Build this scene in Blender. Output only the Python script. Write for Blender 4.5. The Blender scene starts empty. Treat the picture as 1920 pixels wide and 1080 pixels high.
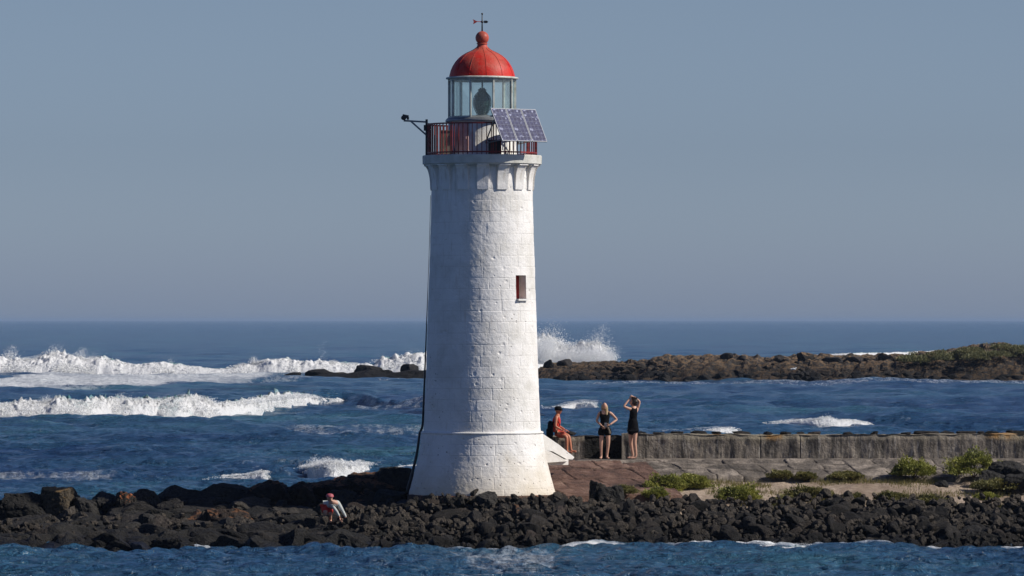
import bpy, bmesh, math, random
import numpy as np
from mathutils import Vector, Matrix
R = math.radians
rnd = random.Random(7)
nr = np.random.default_rng(11)
SC = bpy.context.scene

# ------------------------------------------------------------------ camera
F = 10500.0            # focal length in pixels of a 1920 px wide frame
CH = 6.1               # eye height above the water
HY = 600.0             # row of the eye level
cam = bpy.data.cameras.new("camera")
camo = bpy.data.objects.new("camera", cam)
SC.collection.objects.link(camo)
cam.lens = F / 1920 * 36
cam.sensor_width = 36
cam.shift_y = (HY - 540) / 1920
cam.clip_start = 1.0
cam.clip_end = 200000
camo.location = (0, 0, CH)
camo.rotation_euler = (R(90), 0, 0)
SC.camera = camo

# ------------------------------------------------------------------ light
SUN_AZ, SUN_EL = 80.0, 37.0       # azimuth measured from the viewer's side round to the right
sd = Vector((math.sin(R(SUN_AZ)) * math.cos(R(SUN_EL)), -math.cos(R(SUN_AZ)) * math.cos(R(SUN_EL)), math.sin(R(SUN_EL))))
sun = bpy.data.lights.new("sun", 'SUN')
sun.energy = 4.8
sun.angle = R(0.53)
sun.color = (1.0, 0.95, 0.87)
suno = bpy.data.objects.new("sun", sun)
SC.collection.objects.link(suno)
suno.rotation_euler = sd.to_track_quat('Z', 'Y').to_euler()
suno.location = (40, 120, 60)

w = bpy.data.worlds.new("World")
SC.world = w
w.use_nodes = True
nt = w.node_tree
bg = nt.nodes['Background']
sky = nt.nodes.new('ShaderNodeTexSky')
sky.sky_type = 'NISHITA'
sky.sun_disc = False
sky.sun_elevation = R(SUN_EL)
sky.sun_rotation = math.atan2(sd.x, sd.y)
sky.air_density = 1.0
sky.dust_density = 1.0
sky.ozone_density = 3.0
sky.altitude = 0
tint = nt.nodes.new('ShaderNodeMix')
tint.data_type = 'RGBA'
tint.blend_type = 'MULTIPLY'
tint.inputs[0].default_value = 1.0
nt.links.new(sky.outputs[0], tint.inputs[6])
tc = nt.nodes.new('ShaderNodeTexCoord'); sxyz = nt.nodes.new('ShaderNodeSeparateXYZ'); nt.links.new(tc.outputs['Generated'], sxyz.inputs[0])
cr = nt.nodes.new('ShaderNodeValToRGB'); nt.links.new(sxyz.outputs[2], cr.inputs[0])       # pale hazy band low over the sea, clearer above
el = cr.color_ramp.elements
el[0].position = 0.0; el[0].color = (1.42, 1.70, 2.72, 1)
el[1].position = .40; el[1].color = (.48, .57, .92, 1)
for p_, c_ in ((.016, (1.20, 1.46, 2.26, 1)), (.030, (1.00, 1.20, 1.84, 1)), (.057, (.96, 1.07, 1.50, 1)), (.12, (.85, .92, 1.30, 1))):
    e_ = el.new(p_); e_.color = c_
nt.links.new(cr.outputs[0], tint.inputs[7])
nt.links.new(tint.outputs[2], bg.inputs[0])
bg.inputs[1].default_value = 0.062
SC.view_settings.view_transform = 'Standard'
SC.view_settings.look = 'None'
SC.view_settings.exposure = 0
SC.view_settings.gamma = 1
SC.cycles.max_bounces = 6
SC.cycles.transparent_max_bounces = 16
SC.cycles.use_denoising = True

# ------------------------------------------------------------------ helpers
def WX(px, Y): return (px - 960) * Y / F
def WZ(py, Y): return CH - (py - HY) * Y / F
def SY(py): return F * CH / (py - HY)          # distance of a spot on the water

def vnoise(p, seed=0):
    p = np.asarray(p, float)
    i = np.floor(p).astype(np.int64)
    f = p - i
    u = f * f * (3 - 2 * f)
    def h(ix, iy, iz):
        n = (ix * 73856093) ^ (iy * 19349663) ^ (iz * 83492791) ^ (seed * 2654435761 % 4294967296)
        n = n & 0xffffffff
        n = (n ^ (n >> 13)) * 1274126177 & 0xffffffff
        n = (n ^ (n >> 16)) * 2246822519 & 0xffffffff
        return ((n ^ (n >> 15)) & 0xffffff) / float(0xffffff)
    r = 0
    for dx in (0, 1):
        for dy in (0, 1):
            for dz in (0, 1):
                wgt = (u[..., 0] if dx else 1 - u[..., 0]) * (u[..., 1] if dy else 1 - u[..., 1]) * (u[..., 2] if dz else 1 - u[..., 2])
                r = r + wgt * h(i[..., 0] + dx, i[..., 1] + dy, i[..., 2] + dz)
    return r * 2 - 1

def fbm(p, octv=4, seed=0, gain=.5):
    a, s, t = 1.0, 0, 0
    p = np.asarray(p, float)
    for k in range(octv):
        s = s + a * vnoise(p * 2.03 ** k + k * 17.3, seed + k)
        t += a
        a *= gain
    return s / t

def sm(x, a, b):
    t = np.clip((x - a) / (b - a), 0, 1)
    return t * t * (3 - 2 * t)

def P3(x, y, z): return np.stack(np.broadcast_arrays(x, y, z), -1)

def mk(name, v, faces, mat=None, parent=None, smooth=True, attrs=None, mats=None, midx=None):
    """link one mesh object from numpy arrays; faces: list of (n,k) arrays"""
    me = bpy.data.meshes.new(name)
    v = np.asarray(v, np.float32).reshape(-1, 3)
    if not isinstance(faces, list): faces = [faces]
    faces = [np.asarray(f, np.int32) for f in faces if len(f)]
    me.vertices.add(len(v)); me.vertices.foreach_set('co', v.ravel())
    nl = sum(f.size for f in faces); nf = sum(len(f) for f in faces)
    me.loops.add(nl); me.polygons.add(nf)
    me.loops.foreach_set('vertex_index', np.concatenate([f.ravel() for f in faces]))
    tot = np.concatenate([np.full(len(f), f.shape[1], np.int32) for f in faces])
    me.polygons.foreach_set('loop_start', np.concatenate([[0], np.cumsum(tot)[:-1]]).astype(np.int32))
    me.polygons.foreach_set('loop_total', tot)
    me.polygons.foreach_set('use_smooth', np.full(nf, smooth))
    if midx is not None: me.polygons.foreach_set('material_index', np.asarray(midx, np.int32))
    me.update(calc_edges=True)
    if attrs:
        for k, a in attrs.items():
            at = me.attributes.new(k, 'FLOAT', 'POINT')
            at.data.foreach_set('value', np.asarray(a, np.float32).ravel())
    for m in (mats or ([mat] if mat else [])): me.materials.append(m)
    o = bpy.data.objects.new(name, me)
    SC.collection.objects.link(o)
    if parent is not None: o.parent = parent
    return o

def tag(o, label=None, cat=None, group=None, kind=None):
    if label: o['label'] = label
    if cat: o['category'] = cat
    if group: o['group'] = group
    if kind: o['kind'] = kind
    return o

def empty(name, loc, rz=0):
    o = bpy.data.objects.new(name, None)
    o.empty_display_size = .2
    SC.collection.objects.link(o)
    o.location = loc; o.rotation_euler = (0, 0, rz)
    return o

def grid_faces(n, m, wrap=False):
    """n rows x m columns; wrap closes the columns"""
    i = np.arange(n - 1)[:, None]; j = np.arange(m if wrap else m - 1)[None, :]
    j2 = (j + 1) % m
    return np.stack([i * m + j, i * m + j2, (i + 1) * m + j2, (i + 1) * m + j], -1).reshape(-1, 4)

class MB:
    """collects simple shapes for one mesh"""
    def __init__(s): s.v = []; s.f = {}; s.n = 0
    def add(s, v, f):
        v = np.asarray(v, float).reshape(-1, 3); f = np.asarray(f)
        s.v.append(v); s.f.setdefault(f.shape[1], []).append(f + s.n); s.n += len(v); return s
    def box(s, c, d, rot=None, bev=0.0):
        c = np.asarray(c, float); d = np.asarray(d, float) / 2
        q = np.array([[x, y, z] for x in (-1, 1) for y in (-1, 1) for z in (-1, 1)]) * d
        if rot is not None: q = q @ np.array(rot.to_3x3()).T
        return s.add(q + c, [[0, 1, 3, 2], [4, 6, 7, 5], [0, 4, 5, 1], [2, 3, 7, 6], [0, 2, 6, 4], [1, 5, 7, 3]])
    def tube(s, pts, r, seg=8, cap=True):
        pts = [Vector(p) for p in pts]; n = len(pts)
        rs = r if hasattr(r, '__len__') else [r] * n
        V = []; up = Vector((0, 0, 1))
        for i, p in enumerate(pts):
            t = (pts[min(i + 1, n - 1)] - pts[max(i - 1, 0)]).normalized()
            a = t.cross(up if abs(t.z) < .95 else Vector((1, 0, 0))).normalized(); b = t.cross(a)
            for k in range(seg):
                an = 2 * math.pi * k / seg
                V.append(p + (a * math.cos(an) + b * math.sin(an)) * rs[i])
        base = s.n
        s.add([tuple(q) for q in V], grid_faces(n, seg, True))
        if cap:
            s.f.setdefault(seg, []).append(np.array([[base + k for k in range(seg)][::-1], [base + (n - 1) * seg + k for k in range(seg)]]))
        return s
    def lathe(s, prof, seg=32, c=(0, 0), a0=0):
        th = np.arange(seg) / seg * 2 * math.pi + a0
        pr = np.asarray(prof, float)
        v = np.stack([pr[:, 0:1] * np.sin(th) + c[0], -pr[:, 0:1] * np.cos(th) + c[1], np.repeat(pr[:, 1:2], seg, 1)], -1)
        return s.add(v, grid_faces(len(pr), seg, True))
    def ball(s, c, r, seg=16, rows=10):
        r = np.asarray(r if hasattr(r, '__len__') else (r, r, r), float)
        ph = np.linspace(0.02, math.pi - .02, rows); th = np.arange(seg) / seg * 2 * math.pi
        v = np.stack([np.sin(ph)[:, None] * np.cos(th), np.sin(ph)[:, None] * np.sin(th), np.repeat(np.cos(ph)[:, None], seg, 1)], -1) * r + np.asarray(c)
        return s.add(v, grid_faces(rows, seg, True))
    def prism(s, poly, y0, y1):
        """polygon in the XZ plane pushed from y0 to y1"""
        n = len(poly)
        v = [(x, y0, z) for x, z in poly] + [(x, y1, z) for x, z in poly]
        base = s.n
        s.add(v, [[i, (i + 1) % n, n + (i + 1) % n, n + i] for i in range(n)])
        s.f.setdefault(n, []).append(np.array([[base + i for i in range(n)][::-1], [base + n + i for i in range(n)]]))
        return s
    def build(s, name, mat, parent=None, smooth=False, **k):
        return mk(name, np.concatenate(s.v), [np.concatenate(f) for f in s.f.values()], mat, parent, smooth, **k)

# ------------------------------------------------------------------ materials
class NB:
    def __init__(s, name):
        s.m = bpy.data.materials.new(name); s.m.use_nodes = True
        s.t = s.m.node_tree; s.b = s.t.nodes['Principled BSDF']; s.out = s.t.nodes['Material Output']
    def n(s, typ, **k):
        x = s.t.nodes.new('ShaderNode' + typ)
        for a, b in k.items(): setattr(x, a, b)
        return x
    def put(s, sock, v):
        if isinstance(v, bpy.types.NodeSocket): s.t.links.new(v, sock)
        elif v is not None:
            if hasattr(v, '__len__') and len(v) == 3 and sock.type == 'RGBA': v = tuple(v) + (1,)
            sock.default_value = v
    def math(s, op, a, b=None, c=None, clamp=False):
        x = s.n('Math', operation=op, use_clamp=clamp)
        s.put(x.inputs[0], a)
        if b is not None: s.put(x.inputs[1], b)
        if c is not None: s.put(x.inputs[2], c)
        return x.outputs[0]
    def coord(s, kind='Object', scale=(1, 1, 1), rand=False):
        if kind == 'World': o = s.n('NewGeometry').outputs['Position']
        else: o = s.n('TexCoord').outputs[kind]
        mp = s.n('Mapping'); s.put(mp.inputs[0], o); mp.inputs['Scale'].default_value = scale
        if rand:
            r = s.n('ObjectInfo').outputs['Random']
            cx = s.n('CombineXYZ')
            s.put(cx.inputs[0], s.math('MULTIPLY', r, 37.0)); s.put(cx.inputs[1], s.math('MULTIPLY', r, 91.0))
            s.put(mp.inputs['Location'], cx.outputs[0])
        return mp.outputs[0]
    def noise(s, co, scale, detail=5, rough=.55, dist=0):
        x = s.n('TexNoise'); s.put(x.inputs['Vector'], co)
        x.inputs['Scale'].default_value = scale; x.inputs['Detail'].default_value = detail
        x.inputs['Roughness'].default_value = rough; x.inputs['Distortion'].default_value = dist
        return x.outputs['Fac']
    def ramp(s, f, stops):
        x = s.n('ValToRGB'); s.put(x.inputs[0], f)
        e = x.color_ramp.elements
        while len(e) < len(stops): e.new(.5)
        for i, (p, c) in enumerate(stops):
            e[i].position = p
            e[i].color = (tuple(c) + (1,)) if hasattr(c, '__len__') else (c, c, c, 1)
        return x.outputs[0]
    def mix(s, f, a, b, mode='MIX'):
        x = s.n('Mix', data_type='RGBA', blend_type=mode)
        s.put(x.inputs[0], f); s.put(x.inputs[6], a); s.put(x.inputs[7], b)
        return x.outputs[2]
    def bump(s, h, strength=.5, dist=.02, normal=None):
        x = s.n('Bump'); s.put(x.inputs['Height'], h)
        x.inputs['Strength'].default_value = strength; x.inputs['Distance'].default_value = dist
        if normal is not None: s.put(x.inputs['Normal'], normal)
        return x.outputs[0]
    def set(s, **k):
        names = {'col': 'Base Color', 'rough': 'Roughness', 'norm': 'Normal', 'metal': 'Metallic', 'spec': 'Specular IOR Level', 'ior': 'IOR', 'coat': 'Coat Weight'}
        for a, b in k.items(): s.put(s.b.inputs[names[a]], b)
        return s.m

def simple(name, c1, c2=None, scale=6, rough=.6, bump=.3, bscale=40, bd=.01, coat=None, metal=None, kind='Object', rand=False, spec=None):
    b = NB(name); co = b.coord(kind, rand=rand)
    c2 = c2 or tuple(x * .7 for x in c1)
    col = b.ramp(b.noise(co, scale), [(.35, c2), (.65, c1)])
    n = b.bump(b.noise(co, bscale, 4), bump, bd)
    b.set(col=col, rough=rough, norm=n)
    if coat: b.set(coat=coat)
    if metal is not None: b.set(metal=metal)
    if spec is not None: b.set(spec=spec)
    return b.m

def m_rock(name, dark, mid, lichen=None, amount=.5, wet=True, bs=1.0, kind='Object', rand=True, wl=1.0):
    b = NB(name); co = b.coord(kind, rand=rand)
    n1 = b.noise(co, 2.2 * bs, 6, .6); n2 = b.noise(co, 13 * bs, 6, .65)
    col = b.ramp(n1, [(.3, dark), (.72, mid)])
    col = b.mix(b.ramp(n2, [(.45, 0.), (.75, .65)]), col, tuple(x * 1.8 for x in mid))  # paler specks stand in for sunlit facets of the stone
    if rand:
        r = b.n('ObjectInfo').outputs['Random']
        col = b.mix(1.0, col, b.ramp(r, [(0, .50), (.6, 1.0), (.9, (1.35, 1.25, 1.15)), (1, (1.9, 1.6, 1.5))]), 'MULTIPLY')
    if lichen:
        nz = b.n('NewGeometry'); sx = b.n('SeparateXYZ'); b.put(sx.inputs[0], nz.outputs['Normal'])
        up = b.math('MULTIPLY_ADD', sx.outputs[2], .35, -.1)
        f = b.math('ADD', b.noise(co, 4 * bs, 5, .65), up)
        f = b.ramp(f, [(.72 - amount * .3, 0.), (.80 - amount * .3, 1.)])
        col = b.mix(f, col, lichen)
    if wet:
        gp = b.n('NewGeometry'); s2 = b.n('SeparateXYZ'); b.put(s2.inputs[0], gp.outputs['Position'])
        zz = b.math('ADD', s2.outputs[2], b.math('MULTIPLY', n1, .5))
        wf = b.ramp(b.math('MULTIPLY', zz, 1.0 / wl), [(.40, .32), (.85, 1.)])
        col = b.mix(1.0, col, wf, 'MULTIPLY')
        b.set(rough=b.ramp(zz, [(.35, .35), (.6, .85)]))
    else: b.set(rough=.85)
    v = b.n('TexVoronoi'); b.put(v.inputs['Vector'], co); v.inputs['Scale'].default_value = 9 * bs
    h = b.math('ADD', b.math('MULTIPLY', n2, .8), b.math('MULTIPLY', v.outputs['Distance'], .35))
    b.set(col=col, spec=.25, norm=b.bump(b.math('ADD', h, b.math('MULTIPLY', b.noise(co, 40 * bs, 4), .25)), 1.0, .09))
    return b.m

M_BASALT = m_rock('basalt', (.007, .007, .007), (.048, .042, .036), bs=1.3)
M_CHIP = m_rock('rubble_chips', (.012, .011, .010), (.080, .070, .058), bs=3)
M_BOULDER = m_rock('dark_boulder', (.006, .006, .006), (.034, .031, .027), bs=.7)
M_BROWN = m_rock('brown_boulder', (.008, .007, .006), (.028, .021, .017), (.13, .060, .028), .20, bs=.7)
M_ORANGE = m_rock('orange_lichen_boulder', (.014, .012, .010), (.045, .038, .028), (.24, .08, .03), .14, bs=.7)
M_PALE = m_rock('pale_lichen_boulder', (.018, .016, .012), (.06, .05, .035), (.19, .12, .05), .5, bs=1.2)
M_GREY = m_rock('grey_boulder', (.016, .015, .013), (.048, .044, .038), wet=False)
M_REEF = m_rock('reef_rock', (.011, .011, .011), (.048, .041, .035), (.17, .11, .06), .24, bs=.6, wl=3.2)
M_REEFD = m_rock('dark_reef_rock', (.010, .010, .011), (.032, .029, .028), bs=.6, wl=2.4)
SANDSET = None

# white painted masonry
def m_white():
    b = NB('white_painted_stone'); co = b.coord('Object')
    n1 = b.noise(co, 1.3, 6, .6); n2 = b.noise(co, 14, 5, .6); n3 = b.noise(co, 45, 4, .6)
    col = b.ramp(n1, [(.3, (.62, .595, .54)), (.58, (.80, .775, .735))])
    z = b.n('SeparateXYZ'); b.put(z.inputs[0], co)
    lowf = b.ramp(b.math('SUBTRACT', b.math('MULTIPLY_ADD', z.outputs[2], -.55, 1.05), b.math('MULTIPLY', n1, .6)), [(.0, 0.), (.75, 1.)])
    col = b.mix(b.math('MULTIPLY', lowf, .62), col, (.58, .47, .30))
    v = b.n('TexVoronoi'); b.put(v.inputs['Vector'], co); v.inputs['Scale'].default_value = 5.5
    pit = b.ramp(b.math('ADD', v.outputs['Distance'], b.math('MULTIPLY', n2, .18)), [(.17, 1.), (.22, 0.)])
    pz = b.ramp(b.math('ADD', b.noise(co, 1.1, 3), b.math('MULTIPLY', z.outputs[2], -.035)), [(.34, 0.), (.50, 1.)])
    pit = b.math('MULTIPLY', pit, pz)
    col = b.mix(b.math('MULTIPLY', pit, .8), col, (.15, .12, .09))
    rust = b.ramp(b.noise(b.coord('Object', (3, 3, .4)), 2.2, 5, .65), [(.62, 0.), (.72, 1.)])
    col = b.mix(b.math('MULTIPLY', rust, .35), col, (.45, .34, .22))
    hi_ = b.ramp(b.math('MULTIPLY_ADD', z.outputs[2], .5, -3.6), [(.0, 0.), (.9, 1.)])
    st_ = b.ramp(b.noise(b.coord('Object', (5, 5, .35)), 2.4, 5, .6), [(.52, 0.), (.66, 1.)])
    col = b.mix(b.math('MULTIPLY', b.math('MULTIPLY', st_, hi_), .42), col, (.38, .31, .22))
    at = b.n('Attribute'); at.attribute_name = 'groove'
    col = b.mix(b.math('MULTIPLY', at.outputs['Fac'], .22), col, (.35, .31, .26))
    h = b.math('SUBTRACT', b.math('ADD', b.math('MULTIPLY', n2, .7), b.math('MULTIPLY', n3, .45)), b.math('MULTIPLY', pit, .8))
    b.set(col=col, rough=.7, norm=b.bump(h, .55, .030))
    return b.m
M_WHITE = m_white()
M_TRIM = simple('white_trim_paint', (.76, .75, .71), (.60, .56, .48), 3, .6, .5, 25, .02)
M_CORN = simple('weathered_cornice', (.62, .61, .56), (.45, .44, .38), 3, .75, .6, 18, .02)
M_RED = simple('red_dome_paint', (.62, .035, .022), (.50, .045, .028), 2.2, .32, .25, 12, .02, coat=.3)
def m_dome():
    b = NB('weathered_red_paint'); co = b.coord('Object')
    n = b.noise(co, 2.6, 6, .65)
    col = b.ramp(n, [(.30, (.34, .012, .008)), (.50, (.55, .018, .010)), (.68, (.56, .045, .030))])
    z = b.n('SeparateXYZ'); b.put(z.inputs[0], co)
    f = b.ramp(b.math('ADD', b.noise(b.coord('Object', (1, 1, .5)), 3.4, 6, .7), b.math('MULTIPLY_ADD', z.outputs[2], .35, -4.05)), [(.55, 0.), (.80, 1.)])
    col = b.mix(b.math('MULTIPLY', f, .45), col, (.36, .17, .11))
    w = b.n('TexWave', wave_type='BANDS', bands_direction='X')
    b.set(col=col, rough=b.ramp(n, [(.3, .38), (.7, .6)]), norm=b.bump(b.math('ADD', n, b.noise(co, 20, 3)), .35, .02), spec=.22)
    return b.m
M_DOME = m_dome()
M_RAIL = simple('red_railing_paint', (.26, .014, .011), (.10, .010, .008), 9, .5, .3, 30, .005)
M_STEEL = simple('galvanised_steel', (.30, .31, .30), (.20, .21, .21), 10, .45, .2, 50, .003, metal=.6)
M_FRAMEW = simple('lantern_frame_paint', (.55, .57, .52), (.36, .36, .30), 8, .5, .3, 40, .004)
M_BLACK = simple('black_cable', (.012, .012, .014), (.02, .02, .02), 8, .5)
M_DARK = simple('dark_metal', (.03, .035, .035), (.02, .02, .02), 8, .5)
M_PLINTH = m_rock('stained_plinth', (.035, .026, .02), (.13, .08, .055), (.30, .12, .07), .3, wet=False, rand=False)
def m_glass():
    b = NB('lantern_glass')
    tr = b.n('BsdfTransparent'); tr.inputs[0].default_value = (.95, .985, .975, 1)
    gl = b.n('BsdfGlossy'); gl.inputs['Roughness'].default_value = .05; gl.inputs[0].default_value = (.9, .95, .95, 1)
    lw = b.n('LayerWeight'); lw.inputs[0].default_value = .25
    mx = b.n('MixShader')
    b.put(mx.inputs[0], b.math('MULTIPLY_ADD', lw.outputs['Fresnel'], .6, .05)); b.put(mx.inputs[1], tr.outputs[0]); b.put(mx.inputs[2], gl.outputs[0])
    df = b.n('BsdfDiffuse'); df.inputs[0].default_value = (.75, .80, .76, 1)      # salt film on the panes
    m2 = b.n('MixShader'); m2.inputs[0].default_value = .025
    b.put(m2.inputs[1], mx.outputs[0]); b.put(m2.inputs[2], df.outputs[0])
    b.t.links.new(m2.outputs[0], b.out.inputs[0]); return b.m
M_GLASS = m_glass()
def m_lens():
    b = NB('lens_glass'); co = b.coord('Object')
    b.set(col=b.ramp(b.noise(co, 9, 3), [(.4, (.008, .02, .018)), (.7, (.06, .11, .095))]), rough=.12)
    b.b.inputs['Transmission Weight'].default_value = .15
    return b.m
M_LENS = m_lens()
def m_solar():
    b = NB('solar_cells'); co = b.coord('Object')
    v = b.n('TexVoronoi', feature='F1'); b.put(v.inputs['Vector'], co); v.inputs['Scale'].default_value = 17
    sep = b.n('SeparateColor'); b.put(sep.inputs[0], v.outputs['Color'])
    col = b.ramp(sep.outputs[0], [(0, (.006, .006, .05)), (.5, (.02, .023, .085)), (.90, (.03, .035, .11)), (1, (.34, .36, .5))])  # palest stop paints white glints into the cells
    br = b.n('TexBrick'); b.put(br.inputs['Vector'], co); br.offset = 0
    br.inputs['Scale'].default_value = 1; br.inputs['Brick Width'].default_value = .125; br.inputs['Row Height'].default_value = .125
    br.inputs['Mortar Size'].default_value = .004
    col = b.mix(br.outputs['Fac'], col, (.13, .14, .20))
    b.set(col=col, rough=.5, spec=.2); return b.m
M_SOLAR = m_solar()
M_ALU = simple('aluminium_frame', (.26, .27, .30), (.20, .21, .23), 8, .5, metal=.3)

# ------------------------------------------------------------------ the sea
# polylines given as picture column / row of a spot on the water; kept as world X, Y
def wline(pts): return np.array([(WX(px, SY(py)), SY(py)) for px, py in pts])

def breaker_line(pts):
    """(column, base row, top row) -> X, Y, height in metres"""
    out = []
    for px, b, t in pts:
        Y = SY(b); out.append((WX(px, Y), Y, (b - t) * Y / F))
    return np.array(out)

BR = {
 'far': breaker_line([(-220,704,676),(-60,704,668),(0,704,668),(45,704,674),(75,704,672),(98,704,657),(115,704,660),(135,704,668),(160,704,673),(180,704,671),(205,704,676),(245,704,682),(275,704,682),(290,704,678),(325,704,681),(360,704,686),(400,704,691),(430,704,692),(450,704,684),(480,704,684),(505,704,674),(535,704,673),(575,704,677),(600,704,677),(650,704,682),(700,704,681),(715,704,671),(750,704,669),(790,704,661),(830,702,660),(900,700,660),(960,698,650),(1000,697,633),(1030,696,630),(1045,696,645),(1062,696,652),(1085,696,652),(1100,696,643),(1120,696,645),(1137,696,655),(1150,696,668),(1165,696,678),(1180,696,690)]),
 'mid': breaker_line([(-220,796,762),(-90,794,752),(0,789,756),(40,789,754),(60,789,752),(85,789,758),(105,789,745),(125,789,750),(150,789,752),(178,788,743),(215,787,742),(250,787,744),(300,786,748),(335,786,745),(362,785,739),(385,785,748),(410,784,753),(440,783,750),(478,781,745),(510,777,737),(545,772,734),(570,767,737),(600,764,747),(640,763,745),(662,763,738),(672,763,742),(677,762,755)]),
 'near_a': breaker_line([(378,900,896),(400,899,894),(430,898,890),(470,899,886),(498,900,877),(506,899,884),(514,897,895)]),
 'near_b': breaker_line([(548,893,882),(565,896,875),(590,899,869),(615,903,866),(628,903,862),(650,899,865),(675,895,862),(700,891,864),(712,888,870),(718,886,880)]),
 'near_c': breaker_line([(735,882,878),(755,881,872),(775,880,871),(800,879,872)]),
 'crest_a': breaker_line([(1008,777,770),(1025,771,766),(1050,768,762),(1080,767,758),(1100,768,755),(1120,769,756),(1130,770,765)]),
 'crest_b': breaker_line([(1405,797,794),(1440,799,793),(1480,800,791),(1530,802,790),(1548,802,785),(1570,802,790),(1610,801,789),(1640,799,791),(1650,798,796)]),
 'crest_c': breaker_line([(1840,796,793),(1880,797,790),(1920,797,789),(1990,798,790)]),
 'crest_d': breaker_line([(1190,815,809),(1240,815,808),(1290,816,810),(1330,816,804),(1350,816,801),(1375,815,805),(1400,814,810)]),
 'back_surf': breaker_line([(1500,670,668),(1540,670,664),(1600,670,662),(1680,668,660),(1760,666,657),(1860,665,658),(2000,665,658)]),
 'shore': breaker_line([(1340,1033,1030),(1380,1033,1028),(1410,1033,1023),(1440,1034,1019),(1462,1033,1023),(1500,1033,1018),(1530,1032,1022),(1570,1031,1027),(1610,1031,1028)]),
}

# island outline (picture of the ground: see ground_z)
def ground_z(X, Y):
    X = np.asarray(X, float); Y = np.asarray(Y, float)
    n = fbm(P3(X * .5, Y * .5, 0 * X), 4, 3)
    Yf = 149.6 + .35 * vnoise(P3(X * .35, 0 * X, 0 * X), 9)
    right = np.interp(Y, [140, 148, 149.6, 151.5, 153.6, 156, 158.6, 160.2, 162.6, 166, 172], [-2.5, -.9, -.12, .42, .90, 1.20, 1.53, 1.72, 1.72, -.4, -2.5])
    t = (X + 14) / 11.5
    ridge = np.interp(X, [-40, -30, -14.5, -11, -7, -4.5, -3, 0], [.1, .25, .40, .55, .70, .85, .9, 1.0])
    yy = Y - (Yf - 149.6)
    left = np.where(yy < 156.5, np.interp(yy, [140, 148, 149.6, 152, 154, 156.5], [-2.5, -.9, -.1, .35, .62, .8]) / .8 * np.where(yy > 149.6, ridge, .8),
                    ridge * np.interp(yy, [156.5, 158, 160.5, 164], [1, .85, -.3, -2.2]))
    k = sm(X, -1.2, 1.2)
    z = left * (1 - k) + right * k
    plat = sm(X, -1.0, .6) * (1 - sm(X, 4.5, 7.5)) * sm(Y, 159.2, 160.0) * (1 - sm(Y, 161.6, 164))
    z = z * (1 - plat) + 1.9 * plat
    z = z - .40 * sm(X, 0, .5) * (1 - sm(X, 3.3, 4.0)) * sm(Y, 154.6, 155.6) * (1 - sm(Y, 159, 160))
    disk = np.hypot(X + .83, Y - 156)
    z = np.where(disk < 3.0, z * sm(disk, 2.2, 3.0) + 1.05 * (1 - sm(disk, 2.2, 3.0)), z)
    edge = sm(np.abs(X), 30, 48)
    z = z * (1 - edge) + -2.5 * edge
    return z + n * .10

# ---- sea sheet: rows thin out with distance, heights come from world position
rows_px = np.concatenate([np.arange(535, 20, -.5), np.arange(20, 1, -.35), [.8, .6]])
Ys = np.concatenate([[-4000, -1500, -500, -100, 20, 80, 105], F * CH / rows_px])
U = np.concatenate([[-6, -3, -1.5, -.8, -.4, -.25, -.18, -.14, -.12], np.linspace(-.106, .106, 1000), [.12, .14, .18, .25, .4, .8, 1.5, 3, 6]])
spread = np.maximum(np.abs(Ys), 120)
Xg = U[None, :] * spread[:, None]; Yg = np.repeat(Ys[:, None], len(U), 1)
dY = np.gradient(Ys)[:, None]; dX = (np.gradient(U)[None, :] * spread[:, None])
Z = np.zeros_like(Xg)
waves = []
for k in range(18):
    lam = .42 * (1.3 / .42) ** (k / 17); waves.append((lam, rnd.gauss(R(-10), R(38)), .017 * lam, rnd.random() * 6.28))
for k in range(44):
    lam = .8 * (28 / .8) ** (k / 43) * (.9 + .2 * rnd.random())
    ang = rnd.gauss(R(8), R(34))
    waves.append((lam, ang, (.0125 * lam if lam < 3.5 else .0125 * lam ** .66) * (0.8 + .5 * rnd.random()), rnd.random() * 6.28))
calm = .35 + .65 * sm(Yg, 170, 280)
for lam, ang, amp, ph in waves:
    kx, ky = math.sin(ang) * 2 * math.pi / lam, math.cos(ang) * 2 * math.pi / lam
    fil = np.exp(-(1.6 * dY * abs(math.cos(ang)) / lam) ** 2 - (1.6 * dX / lam) ** 2)
    s = np.sin(Xg * kx + Yg * ky + ph + .6 * np.sin(Xg * .21 / lam + k))
    Z += (1 if lam < 3.5 else calm) * amp * fil * (s * .8 + .35 * np.cos(2 * (Xg * kx + Yg * ky + ph)) )
# swell that carries the breakers
def ridge_at(line, back, width, hgt, x0=None, x1=None):
    Yl = np.interp(Xg, line[:, 0], line[:, 1])
    a = line[0, 0] if x0 is None else x0; b = line[-1, 0] if x1 is None else x1
    msk = sm(Xg, a - 4, a + 4) * (1 - sm(Xg, b - 4, b + 4))
    d = Yg - Yl - back
    return hgt * msk * np.exp(-np.where(d < 0, d * 1.8, d * .7) ** 2 / width ** 2)
mid_ext = wline([(640, 764), (680, 766), (720, 770), (760, 773), (800, 774), (900, 776)])
Z += ridge_at(mid_ext, 3.5, 4.5, .95)
Z += ridge_at(BR['mid'][:, :2], 3.5, 5.0, 1.0)
gap = wline([(480, 899), (530, 899), (580, 897)])
Z += ridge_at(gap, 1.6, 2.2, .42)
Z += ridge_at(BR['near_b'][:, :2], 2, 3, .25) + ridge_at(BR['crest_b'][:, :2], 2.0, 3.0, .35, x1=BR['crest_b'][-1, 0] + 9) + ridge_at(BR['crest_a'][:, :2], 2.0, 3.0, .3)
Z += ridge_at(BR['shore'][:, :2], .25, .5, .12)
gz = ground_z(Xg, Yg)
inner = (np.abs(Xg) < 50) & (Yg > 135) & (Yg < 175)

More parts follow.
